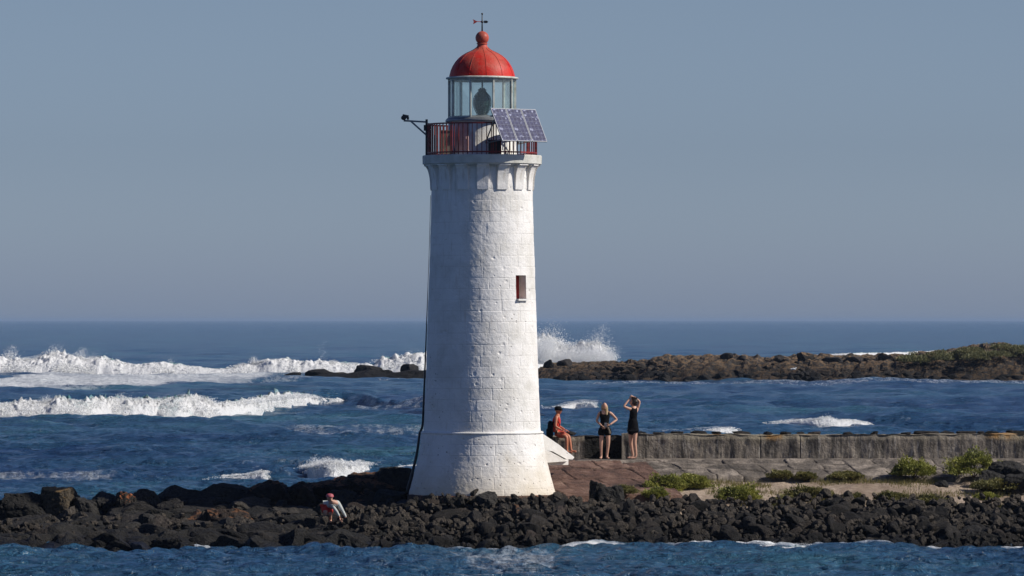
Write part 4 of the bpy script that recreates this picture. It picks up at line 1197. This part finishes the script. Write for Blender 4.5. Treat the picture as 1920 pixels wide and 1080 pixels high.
M_GREYPAVE = m_stone('grey_brown_paving', (.045, .037, .030), (.14, .115, .09), (.36, .30, .24))
M_WALL = m_stone('sea_wall_stone', (.085, .07, .055), (.21, .175, .135), (.36, .30, .23), lich=(.33, .17, .04), streak=True)

def apron(name, x0, x1, Yt, zt_, Yb, zb_, mat, seed, shear=.8, bw=.95, bh=.46, lab='', cat='', side=None):
    L = math.hypot(Yt - Yb, zt_ - zb_); u = np.arange(x0, x1, .025); v = np.arange(0, L + .02, .025)
    Ug, Vg = np.meshgrid(u, v); t = Vg / L
    U2 = Ug - shear * Vg + .14 * fbm(P3(Ug * 1.5, Vg * 1.5, 0 * Ug), 4, seed)
    V2 = Vg + .16 * fbm(P3(Ug * 1.1, Vg * 1.6, 0 * Ug + 5), 4, seed + 1)
    rw = np.floor(V2 / bh); off = vnoise(P3(rw * 3.1, 0, 0), seed) * 2
    cl = np.floor(U2 / bw + off); fu = np.abs(U2 / bw + off - cl - .5); fv = np.abs(V2 / bh - rw - .5)
    jn = np.maximum(sm(fu, .5 - .035 / bw, .5 - .010 / bw), sm(fv, .5 - .035 / bh, .5 - .010 / bh))
    bk = vnoise(P3(cl * 5.3, rw * 7.7, 0 * cl), seed + 2)
    jn = jn * sm(fbm(P3(Ug * 1.2, Vg * 1.2, 0 * Ug + 9), 3, seed + 6), -.35, .1)
    n = bk * .022 - jn * .035 + .05 * fbm(P3(Ug * 3, Vg * 3, 0 * Ug), 5, seed + 4, .6) + .05 * fbm(P3(Ug * .7, Vg * .7, 0 * Ug), 2, seed + 7)
    Y = Yt + (Yb - Yt) * t - n * .4; Zz = zt_ + (zb_ - zt_) * t + n
    m = len(u)
    wgt = {'r': sm(Ug, x1 - 3, x1), 'l': 1 - sm(Ug, x0, x0 + 3)}.get(side, 0)
    Ug = Ug + wgt * .22 * (160 - Y)
    V_ = P3(Ug, Y, Zz)
    low = V_[-1].copy(); low[:, 2] -= .6; top = V_[0].copy(); top[:, 2] -= .7
    V_ = np.concatenate([top[None], V_, low[None]])
    pad = lambda a: np.concatenate([a[:1], a, a[-1:]])
    xc = (x0 + x1) / 2
    V_ = V_ - np.array([xc, Yb, zb_])
    o = mk(name, V_, grid_faces(len(v) + 2, m), mat, attrs={'blk': pad(bk), 'joint': pad(jn)}); o.location = (xc, Yb, zb_)
    tag(o, lab, cat); return o
X1 = WX(1212, 158)
apron('paved_slope', WX(960, 158), X1, 159.9, WZ(863, 159.9), 155.6, WZ(930, 155.6), M_REDPAVE, 31, .26, .80, 1.15, 'red-brown stone-paved slope right of the lighthouse foot', 'paving', 'r')
apron('stone_slope', X1 + .03, 19.5, 160.3, WZ(861, 160.3), 158.7, WZ(893, 158.7), M_GREYPAVE, 41, .38, .85, .95, 'grey-brown stone slope below the sea wall, right of the red slope', 'paving', 'l')
# platform people stand on
def plate(x0, x1):
    xs = np.arange(x0, x1, .06); ys = np.linspace(159.6, 162.9, 50); X, Y = np.meshgrid(xs, ys)
    z = np.where(X < X1, WZ(863, 159.9), WZ(861, 160.3)) + .0 + .015 * fbm(P3(X * 2, Y * 2, 0 * X), 3, 3)
    z = z - .25 * (1 - sm(Y, 159.6, 159.85)); z = np.where(X > X1, z - .12 * (1 - sm(Y, 160.1, 160.4)), z)
    o = mk('wall_walk', P3(X, Y, z), grid_faces(50, len(xs)), M_GREYPAVE); tag(o, kind='structure')
plate(WX(960, 158), 19.5)
PZ = WZ(862, 159.95)
def wall(x0, x1, seed, lab, hgt=.70, Y=161.3, th_=.75, name='sea_wall', fine=.03):
    xs = np.arange(x0, x1 + fine, fine); xs[-1] = x1
    zt0 = PZ - .06; nz = 26
    s1 = np.linspace(0, hgt, nz)
    ring = [(Y, z) for z in s1] + [(Y + th_ * t, hgt) for t in np.linspace(.06, .94, 14)] + [(Y + th_, z) for z in s1[::-1]]
    ring = np.array(ring); Xg_, K = np.meshgrid(xs, np.arange(len(ring)))
    Yr = ring[K, 0]; Zr = ring[K, 1]
    n = fbm(P3(Xg_ * 2.2, Yr * 2.2, Zr * 2.2), 4, seed); vs_ = fbm(P3(Xg_ * 4.5, Yr * .0, Zr * .9), 4, seed + 3)
    bw = 1.15; uu = Xg_ / bw + .25 * vnoise(P3(np.floor(Xg_ / bw) * 0, 0 * Xg_, 0 * Xg_), seed); cl = np.floor(uu); fu = np.abs(uu - cl - .5)
    jn = sm(fu, .480, .494) * .9 * sm(vnoise(P3(cl * 3.3, 0 * cl, 0 * cl), 5), -.4, -.1)
    topw = sm(Zr, hgt * .8, hgt)
    Zr = Zr + topw * (.045 * fbm(P3(Xg_ * 3, Yr * 3, 0 * Xg_), 4, seed + 8) + .03 * fbm(P3(Xg_ * .5, 0 * Yr, 0 * Xg_), 2, seed + 9)) - .0
    fr_ = (K < nz)
    Yr = Yr + np.where(fr_, -1, 1) * (.035 * n + .03 * vs_ - .02 * jn) * 1.0 + np.where(fr_, .06 * topw, 0) 
    xc = (x0 + x1) / 2
    V_ = P3(Xg_ - xc, Yr - Y, Zr)
    m = len(xs); fcs = grid_faces(len(ring), m)
    caps = [np.array([[k * m for k in range(len(ring))]]), np.array([[k * m + m - 1 for k in range(len(ring))][::-1]])]
    bk = vnoise(P3(cl * 5.3, 0 * cl, 0 * cl), seed + 2)
    o = mk(name, V_, [fcs] + [np.concatenate(caps)], M_WALL, attrs={'blk': bk, 'joint': jn}, smooth=False)
    o.location = (xc, Y, zt0); tag(o, lab, 'wall'); return o
wall(WX(1166, 161.3), 19.5, 51, 'long weathered stone sea wall running off to the right', WZ(815, 161.3) - PZ + .06)
wall(WX(1030, 161.3), WX(1096, 161.3), 61, 'short piece of stone wall the seated person sits on', WZ(818, 161.3) - PZ + .06)
wall(WX(1094, 161.3), WX(1168, 161.3), 71, 'dark recessed length of wall behind the person in shorts', WZ(817, 161.3) - PZ + .04, 161.95, .4, 'recessed_wall').data.materials[0] = M_BASALT
# stones lying along the wall top
wt = WZ(815, 161.3)
spots = [(1203, 5, 14), (1235, 4, 18), (1268, 6, 26), (1310, 7, 30), (1345, 5, 18), (1388, 6, 28), (1440, 5, 14), (1475, 5, 20), (1500, 4, 14), (1530, 5, 22), (1590, 4, 20), (1640, 6, 14), (1700, 4, 16), (1735, 7, 40), (1775, 6, 22), (1812, 7, 30), (1838, 6, 14), (1860, 6, 26), (1895, 8, 14), (1905, 7, 34), (1070, 6, 16), (1055, 5, 12)]
NEAR = {1070: 'beside the seated person', 1055: 'just behind the seated person'}
for i, (px, hp, wp) in enumerate(spots):
    me, v, f = ROCKS[(i * 5) % 14]
    o = bpy.data.objects.new('stone', me); SC.collection.objects.link(o)
    Yq = 161.85; s = F / Yq
    o.location = (WX(px, Yq), Yq, wt + .02); o.scale = (wp / 2 / s, .12, hp * .9 / s); o.rotation_euler.z = 0
    pos = NEAR.get(px) or ('near the standing person in the dress' if px < 1260 else 'above the first shrubs' if px < 1400 else 'above the small tufts' if px < 1620 else 'above the bright round shrub' if px < 1760 else 'above the largest shrub' if px < 1870 else 'at the right edge')
    tag(o, f'{"flat wide" if wp > 22 else "small"} stone on top of the wall, {pos}', 'stone', 'loose stones on the sea wall')

# ------------------------------------------------------------------ people
def skin(nodes, edges, root, sub=2):
    """grow one continuous surface round a skeleton; returns vertices and quads/tris"""
    keys = list(nodes); me = bpy.data.meshes.new('tmp'); me.from_pydata([nodes[k][:3] for k in keys], [(keys.index(a), keys.index(b)) for a, b in edges], [])
    o = bpy.data.objects.new('tmp', me); SC.collection.objects.link(o)
    m = o.modifiers.new('s', 'SKIN'); m.use_smooth_shade = True
    if not me.skin_vertices:
        bm = bmesh.new(); bm.from_mesh(me); bm.verts.layers.skin.verify(); bm.to_mesh(me); bm.free()
    for i, k in enumerate(keys):
        r = nodes[k][3]; sv = me.skin_vertices[0].data[i]
        sv.radius = r if hasattr(r, '__len__') else (r, r); sv.use_root = (k == root)
    ss = o.modifiers.new('u', 'SUBSURF'); ss.levels = sub; ss.render_levels = sub
    dg = bpy.context.evaluated_depsgraph_get(); dg.update(); ev = o.evaluated_get(dg); em = ev.to_mesh()
    v = np.array([x.co[:] for x in em.vertices]); f4 = np.array([list(p.vertices) for p in em.polygons if len(p.vertices) == 4]).reshape(-1, 4); f3 = np.array([list(p.vertices) for p in em.polygons if len(p.vertices) == 3]).reshape(-1, 3)
    ev.to_mesh_clear(); bpy.data.objects.remove(o); bpy.data.meshes.remove(me)
    return v, f4, f3
def addskin(mb, res):
    v, f4, f3 = res; base = mb.n
    mb.add(v, f4)
    if len(f3): mb.f.setdefault(3, []).append(f3 + base)
M_SKIN = simple('fair_skin', (.52, .29, .20), (.46, .25, .17), 8, .55, .1)  # fair skin tone with faint mottling
M_SKIN2 = simple('tanned_skin', (.50, .18, .09), (.42, .14, .07), 8, .5, .1)
M_FACE = simple('dark_eye', (.02, .015, .012))
def head(mb, eyes, c, r, face, tiltz=0):
    """face: unit direction the face looks"""
    c = Vector(c); fwd = Vector(face).normalized(); side = fwd.cross(Vector((0, 0, 1))).normalized(); up = side.cross(fwd)
    d, f = ICO[4]
    v = d.copy(); x, y, z = v[:, 0], v[:, 1], v[:, 2]          # y = forward here
    sx = .78 * (1 - .16 * sm(-z, .1, 1)); sy = .95; sz = 1.18
    V_ = np.stack([x * sx, y * sy, z * sz], 1)
    V_[:, 1] += .20 * np.exp(-((x / .14) ** 2 + ((z + .08) / .22) ** 2)) * (y > 0)        # nose
    V_[:, 1] -= .09 * (np.exp(-(((np.abs(x) - .33) / .16) ** 2 + ((z - .10) / .12) ** 2))) * (y > 0)  # eye sockets
    V_[:, 1] += .05 * np.exp(-((x / .3) ** 2 + ((z + .48) / .10) ** 2)) * (y > 0)         # lips
    V_[:, 1] += .10 * np.exp(-((x / .35) ** 2 + ((z + .85) / .2) ** 2)) * (y > 0)         # chin
    V_[:, 0] += np.sign(x) * .14 * np.exp(-(((y + .05) / .13) ** 2 + ((z - .02) / .2) ** 2)) * (np.abs(x) > .6)   # ears
    B = np.array([side, fwd, up])
    mb.add(V_ * r @ B + np.array(c), f)
    for s_ in (-1, 1):
        p = c + (side * .28 * s_ + fwd * .83 + up * .12) * r
        eyes.ball(tuple(p), .09 * r, 8, 6)
    eyes.ball(tuple(c + (fwd * .90 - up * .50) * r), (.2 * r, .09 * r, .05 * r), 10, 6)
def hand(mb, wrist, direc, palm_n, size=.17, curl=.5):
    """palm with four bent fingers of unequal length and a thumb from its side"""
    w = Vector(wrist); d = Vector(direc).normalized(); n = Vector(palm_n); n = (n - d * n.dot(d)).normalized(); s = d.cross(n).normalized()
    k = size / .17
    P = {'w': (*w, .024 * k), 'p': (*(w + d * .05 * k), (.036 * k, .016 * k)), 'q': (*(w + d * .085 * k), (.038 * k, .014 * k))}
    addskin(mb, skin(P, [('w', 'p'), ('p', 'q')], 'w', 2))
    for i, (off, ln_) in enumerate([(-.030, .068), (-.010, .078), (.010, .073), (.029, .058)]):
        b0 = w + d * .078 * k + s * off * k; a = curl
        p1 = b0 + (d * math.cos(a * .5) + n * math.sin(a * .5)) * ln_ * .45 * k
        p2 = p1 + (d * math.cos(a * 1.2) + n * math.sin(a * 1.2)) * ln_ * .32 * k
        p3 = p2 + (d * math.cos(a * 1.9) + n * math.sin(a * 1.9)) * ln_ * .25 * k
        mb.tube([b0, p1, p2, p3], [.0092 * k, .0088 * k, .008 * k, .0055 * k], 8)
    t0 = w + d * .03 * k - s * .026 * k; t1 = t0 + (d * .6 - s * .7 + n * .3).normalized() * .035 * k; t2 = t1 + (d * .85 - s * .3 + n * .4).normalized() * .032 * k
    mb.tube([t0, t1, t2], [.012 * k, .0105 * k, .007 * k], 8)

def person(name_loc, rz, J, skinm, head_c, head_r, face, hands, feet_dir, label, group=None):
    """J: joints -> (x,y,z,r).  Body is one mesh; clothing and hair come as children."""
    root = empty('person', name_loc, rz); tag(root, label, 'person', group)
    mb = MB(); eyes = MB()
    E = [('pelvis', 'waist'), ('waist', 'chest'), ('chest', 'neckb'), ('neckb', 'neck'), ('neck', 'skull')]
    for s_ in 'LR': E += [('neckb', 'sh' + s_), ('sh' + s_, 'el' + s_), ('el' + s_, 'wr' + s_), ('pelvis', 'hip' + s_), ('hip' + s_, 'kn' + s_), ('kn' + s_, 'an' + s_), ('an' + s_, 'he' + s_), ('he' + s_, 'to' + s_)]
    J = dict(J); J['skull'] = (*head_c, .05)
    for s_ in 'LR':
        a = Vector(J['an' + s_][:3]); d = Vector(feet_dir[s_] if isinstance(feet_dir, dict) else feet_dir).normalized()
        J['he' + s_] = (*(a + Vector((0, 0, -.055)) + d * .03), .034); J['to' + s_] = (*(a + Vector((0, 0, -.068)) + d * .17), (.022, .036))
    addskin(mb, skin(J, E, 'pelvis', 2))
    head(mb, eyes, head_c, head_r, face)
    for s_ in 'LR':
        e_, w_ = Vector(J['el' + s_][:3]), Vector(J['wr' + s_][:3])
        dd_, nn_, cu = hands[s_]
        hand(mb, w_, dd_ or (w_ - e_), nn_, .17, cu)
    n_skin = sum(len(x) for fs_ in mb.f.values() for x in fs_)
    b = mb.build('body', skinm, root, True)
    eyes.build('facial_features', M_FACE, b, True)
    return root, J
def cloth(name, nodes, edges, rootk, mat, parent):
    mb = MB(); addskin(mb, skin(nodes, edges, rootk, 2)); return mb.build(name, mat, parent, True)
M_BLK = simple('black_fabric', (.004, .004, .005), (.007, .007, .008), 12, .9, .5, 30, .02, spec=.1)
M_REDC = simple('red_fabric', (.62, .035, .018), (.50, .028, .015), 8, .8, .5, 25, .02)
M_HAIRD = simple('dark_brown_hair', (.035, .02, .012), (.02, .012, .008), 30, .5, .6, 60, .01)
M_HAIRB = simple('blonde_hair', (.42, .30, .16), (.28, .19, .09), 30, .5, .6, 60, .01)
G3 = PZ + .02
# --- tall person in a black dress with both arms raised (faces left and away a little)
Yp = 160.35; px0 = 1187
base = (WX(px0, Yp), Yp, G3 + .0)
J = dict(pelvis=(.0, 0, .93, (.150, .115)), waist=(-.005, 0, 1.10, (.115, .095)), chest=(.015, 0, 1.30, (.140, .105)), neckb=(.03, 0, 1.44, (.085, .075)), neck=(.02, 0, 1.52, .046),
 shL=(-.09, -.10, 1.42, .046), elL=(-.27, -.16, 1.50, .036), wrL=(-.09, -.05, 1.73, .024),
 shR=(.13, .06, 1.43, .046), elR=(.19, .04, 1.64, .036), wrR=(.03, .04, 1.77, .024),
 hipL=(-.05, .06, .85, .088), knL=(-.07, .06, .48, .056), anL=(.0, .08, .09, .036),
 hipR=(.06, -.05, .85, .088), knR=(.045, -.06, .48, .056), anR=(.09, -.04, .09, .036))
r3, J3 = person(base, 0, J, M_SKIN, (-.01, 0, 1.62), .098, (-.75, .45, .1), {'L': (None, (0, 1, -.3), .9), 'R': ((-.75, 0, .2), (0, 0, -1), .9)}, (-.95, -.2, 0), 'person in a black dress standing by the wall with both arms raised to the head')
cloth('dress', dict(a=(.02, 0, 1.44, (.105, .10)), b=(.015, 0, 1.30, (.160, .125)), c=(-.005, 0, 1.12, (.135, .115)), d=(.0, 0, .95, (.175, .15)), e=(.0, 0, .80, (.165, .15)), f=(.0, 0, .665, (.155, .145)), g=(.095, .04, 1.44, .06), h=(-.07, -.07, 1.43, .06)), [('a', 'b'), ('b', 'c'), ('c', 'd'), ('d', 'e'), ('e', 'f'), ('a', 'g'), ('a', 'h')], 'd', M_BLK, r3)
cloth('hair', dict(a=(.02, -.01, 1.67, (.098, .092)), b=(.055, -.02, 1.60, (.085, .08)), c=(.075, -.02, 1.50, (.05, .06)), d=(.03, -.01, 1.74, (.05, .05))), [('d', 'a'), ('a', 'b'), ('b', 'c')], 'a', M_HAIRD, r3)
# --- middle person: black top, dark shorts, hands at the waist, looking down
Yp = 160.15; base = (WX(1134, Yp), Yp, G3)
J = dict(pelvis=(.0, 0, .86, (.150, .11)), waist=(.0, 0, 1.02, (.115, .09)), chest=(.0, 0, 1.20, (.145, .10)), neckb=(.0, 0, 1.33, (.09, .07)), neck=(-.01, -.03, 1.41, .045),
 shL=(-.16, 0, 1.31, .046), elL=(-.235, .03, 1.08, .036), wrL=(-.09, -.14, .95, .025),
 shR=(.17, 0, 1.31, .046), elR=(.35, .05, 1.12, .036), wrR=(.14, -.13, .98, .025),
 hipL=(-.085, 0, .80, .088), knL=(-.105, -.03, .46, .056), anL=(-.10, .0, .09, .037),
 hipR=(.085, 0, .80, .088), knR=(.10, -.03, .46, .056), anR=(.06, .0, .09, .037))
r2_, J2 = person(base, 0, J, M_SKIN, (-.01, -.06, 1.50), .095, (.1, -.85, -.5), {'L': ((.8, -.1, -.5), (0, .8, 0), .8), 'R': ((-.8, -.1, -.4), (0, .8, 0), .8)}, {'L': (-.2, -1, 0), 'R': (.3, -1, 0)}, 'person with blonde hair, black top and shorts looking down, hands at the waist')
cloth('top', dict(a=(.0, 0, 1.34, (.11, .09)), b=(.0, 0, 1.20, (.165, .12)), c=(.0, 0, 1.03, (.135, .11)), d=(0, 0, .92, (.155, .125)), g=(-.13, 0, 1.32, .06), h=(.13, 0, 1.32, .06)), [('a', 'b'), ('b', 'c'), ('c', 'd'), ('a', 'g'), ('a', 'h')], 'c', M_BLK, r2_)
cloth('shorts', dict(a=(0, 0, .94, (.165, .135)), b=(0, 0, .82, (.18, .145)), l=(-.10, 0, .76, .115), l2=(-.115, -.01, .64, .11), r=(.10, 0, .76, .115), r2=(.11, -.01, .64, .11)), [('a', 'b'), ('b', 'l'), ('l', 'l2'), ('b', 'r'), ('r', 'r2')], 'b', M_BLK, r2_)
cloth('tied_jacket', dict(a=(.05, -.13, .93, .035), b=(.13, -.13, .83, (.06, .03)), c=(.15, -.14, .70, (.065, .025))), [('a', 'b'), ('b', 'c')], 'b', simple('brown_jacket', (.09, .065, .04)), r2_)
MB().box((.02, -.25, .97), (.07, .012, .13), Matrix.Rotation(.4, 4, 'X')).build('phone', simple('phone_case', (.35, .37, .40), rough=.3), r2_)
cloth('hair', dict(a=(-.01, -.085, 1.57, (.108, .10)), b=(-.01, -.01, 1.50, (.115, .10)), c=(.05, -.05, 1.37, (.05, .04)), d=(.06, -.08, 1.24, (.045, .03)), e=(-.08, -.03, 1.38, (.03, .03))), [('a', 'b'), ('b', 'c'), ('c', 'd'), ('b', 'e')], 'a', M_HAIRB, r2_)
# --- seated person on the short wall, turned to the right
Yp = 161.15; wtop = WZ(818, 161.3); base = (WX(1043, Yp), Yp, wtop - .47)
J = dict(pelvis=(.0, 0, .57, (.13, .12)), waist=(-.02, 0, .72, (.11, .10)), chest=(.01, 0, .92, (.135, .12)), neckb=(.03, 0, 1.05, (.09, .075)), neck=(.045, 0, 1.12, .05),
 shL=(.0, -.16, 1.02, .052), elL=(-.03, -.22, .76, .042), wrL=(.16, -.20, .66, .028),
 shR=(.04, .15, 1.02, .052), elR=(.07, .2, .77, .042), wrR=(.25, .12, .66, .028),
 hipL=(.05, -.09, .55, .095), knL=(.30, -.20, .47, .062), anL=(.30, -.22, .08, .04),
 hipR=(.06, .08, .55, .095), knR=(.36, .02, .49, .062), anR=(.42, -.02, .10, .04))
r1, J1 = person(base, 0, J, M_SKIN2, (.065, 0, 1.22), .10, (.9, -.42, .05), {'L': ((.9, .1, -.3), (0, 0, -1), .5), 'R': ((.9, -.1, -.3), (0, 0, -1), .5)}, (.9, -.3, 0), 'person in a red vest and dark cap sitting on the short wall beside the lighthouse')
cloth('vest', dict(a=(.03, 0, 1.04, (.105, .10)), b=(.01, 0, .92, (.155, .14)), c=(-.02, 0, .74, (.135, .125)), d=(.0, 0, .60, (.15, .14)), g=(.0, -.12, 1.03, .062), h=(.035, .11, 1.03, .062)), [('a', 'b'), ('b', 'c'), ('c', 'd'), ('a', 'g'), ('a', 'h')], 'c', M_REDC, r1)
cloth('shorts', dict(a=(0, 0, .60, (.15, .14)), b=(.03, 0, .545, (.14, .14)), l=(.14, -.13, .53, .108), l2=(.27, -.185, .485, .085), r=(.15, .06, .53, .108), r2=(.30, .03, .50, .085)), [('a', 'b'), ('b', 'l'), ('l', 'l2'), ('b', 'r'), ('r', 'r2')], 'b', simple('orange_red_shorts', (.50, .07, .025)), r1)
mb = MB().lathe([(.106, 1.225), (.108, 1.27), (.096, 1.315), (.06, 1.338), (.005, 1.343)], 24, (.055, 0))
mb.build('cap', M_BLK, r1, True)
MB().box((.145, -.055, 1.232), (.05, .14, .035), Matrix.Rotation(-.42, 4, 'Z')).build('sunglasses', M_BLK, r1)
bp = empty('backpack', tuple(Vector(base) + Vector((-.17, -.03, .66)))); tag(bp, 'black backpack on the back of the seated person', 'backpack')
mb = MB(); v, f = ICO[3]; q = np.sign(v) * np.abs(v) ** .6; mb.add(q * (.085, .15, .26), f); mb.build('bag', M_BLK, bp, True)
mb = MB(); mb.add(q * (.04, .11, .12) + (-.08, 0, -.08), f); mb.build('pocket', M_BLK, bp, True)
MB().tube([(.06, -.11, .2), (.20, -.13, .28), (.27, -.13, .15), (.16, -.13, -.1)], .018, 6).build('strap', M_BLK, bp, True)
# --- person bending over the rocks in front, left of the tower
Yp = 152.6; base = (WX(617, Yp), Yp - .1, WZ(978, Yp))
J = dict(pelvis=(-.04, .12, .42, (.12, .11)), waist=(.02, .0, .49, (.11, .10)), chest=(.12, -.14, .50, (.13, .10)), neckb=(.15, -.25, .53, (.08, .07)), neck=(.13, -.30, .56, .045),
 shL=(.04, -.22, .50, .048), elL=(.21, -.24, .30, .038), wrL=(.30, -.24, .12, .026),
 shR=(.26, -.16, .48, .048), elR=(.40, -.16, .26, .038), wrR=(.48, -.18, .08, .026),
 hipL=(-.10, .06, .38, .09), knL=(-.09, -.14, .26, .06), anL=(-.08, .02, .06, .038),
 hipR=(.02, .10, .38, .09), knR=(.03, -.10, .24, .06), anR=(.04, .08, .06, .038))
J['neck'] = (.08, -.27, .58, .045)
r4, J4 = person(base, 0, J, M_SKIN, (.03, -.25, .66), .095, (.35, -.85, -.25), {'L': ((.3, -.1, -.9), (0, -1, 0), .4), 'R': ((.4, -.1, -.8), (0, -1, 0), .4)}, (.1, -1, 0), 'person in a pale long-sleeved shirt, red shorts and pink cap bending over the rocks')
M_SHIRT = simple('pale_shirt', (.50, .52, .49), (.40, .42, .39), 8, .8, .4, 25, .02)
cloth('shirt', dict(a=(.13, -.23, .54, (.135, .115)), b=(.12, -.13, .50, (.155, .12)), c=(.03, .0, .49, (.135, .12)), d=(-.03, .08, .46, (.14, .12)), e=(.04, -.22, .50, .065), e2=(.21, -.24, .30, .043), e3=(.29, -.24, .15, .036), g=(.26, -.16, .49, .072), g2=(.40, -.16, .26, .043), g3=(.47, -.18, .12, .036)), [('a', 'b'), ('b', 'c'), ('c', 'd'), ('a', 'e'), ('e', 'e2'), ('e2', 'e3'), ('a', 'g'), ('g', 'g2'), ('g2', 'g3')], 'c', M_SHIRT, r4)
cloth('shorts', dict(b=(-.04, .10, .42, (.14, .13)), l=(-.10, .0, .36, .10), l2=(-.095, -.12, .24, .09), r=(.02, .04, .36, .10), r2=(.03, -.09, .22, .09)), [('b', 'l'), ('l', 'l2'), ('b', 'r'), ('r', 'r2')], 'b', M_REDC, r4)
MB().lathe([(.108, .685), (.108, .72), (.085, .76), (.04, .775), (.004, .778)], 24, (.03, -.25)).box((.06, -.38, .69), (.14, .10, .012), Matrix.Rotation(.3, 4, 'Z')).build('cap', simple('pink_cap', (.40, .08, .10)), r4, True)

# --- a gull on the far reef
gl = empty('gull', (WX(1488, 550), 550, WZ(696, 550))); tag(gl, 'tiny white gull standing on the far reef left of the split boulder', 'bird')
mb = MB(); mb.ball((0, 0, .22), (.24, .09, .11)).ball((.22, 0, .33), (.075, .06, .065)).tube([(.27, 0, .33), (.34, 0, .32)], [.02, .006], 6).tube([(-.18, 0, .23), (-.38, 0, .22)], [.06, .01], 6).tube([(.15, 0, .25), (.20, 0, .32)], .05, 8)
mb.build('body', simple('white_feathers', (.8, .8, .78)), gl, True)
MB().tube([(0, -.03, .14), (0, -.03, 0)], .012, 5).tube([(0, .03, .14), (0, .03, 0)], .012, 5).build('legs', simple('orange_legs', (.4, .15, .05)), gl)

# ------------------------------------------------------------------ haze
hz = MB().box((0, 15000, 4), (70000, 110000, 22)).build('haze', None)
b = NB('haze_air'); b.t.nodes.remove(b.b)
pv = b.n('VolumePrincipled'); pv.inputs['Color'].default_value = (.40, .54, .74, 1); pv.inputs['Density'].default_value = .00005; pv.inputs['Anisotropy'].default_value = .0
b.t.links.new(pv.outputs[0], b.out.inputs['Volume'])
hz.data.materials.append(b.m); tag(hz, kind='stuff')
tag(hz, 'thin sea haze over the water', 'haze')
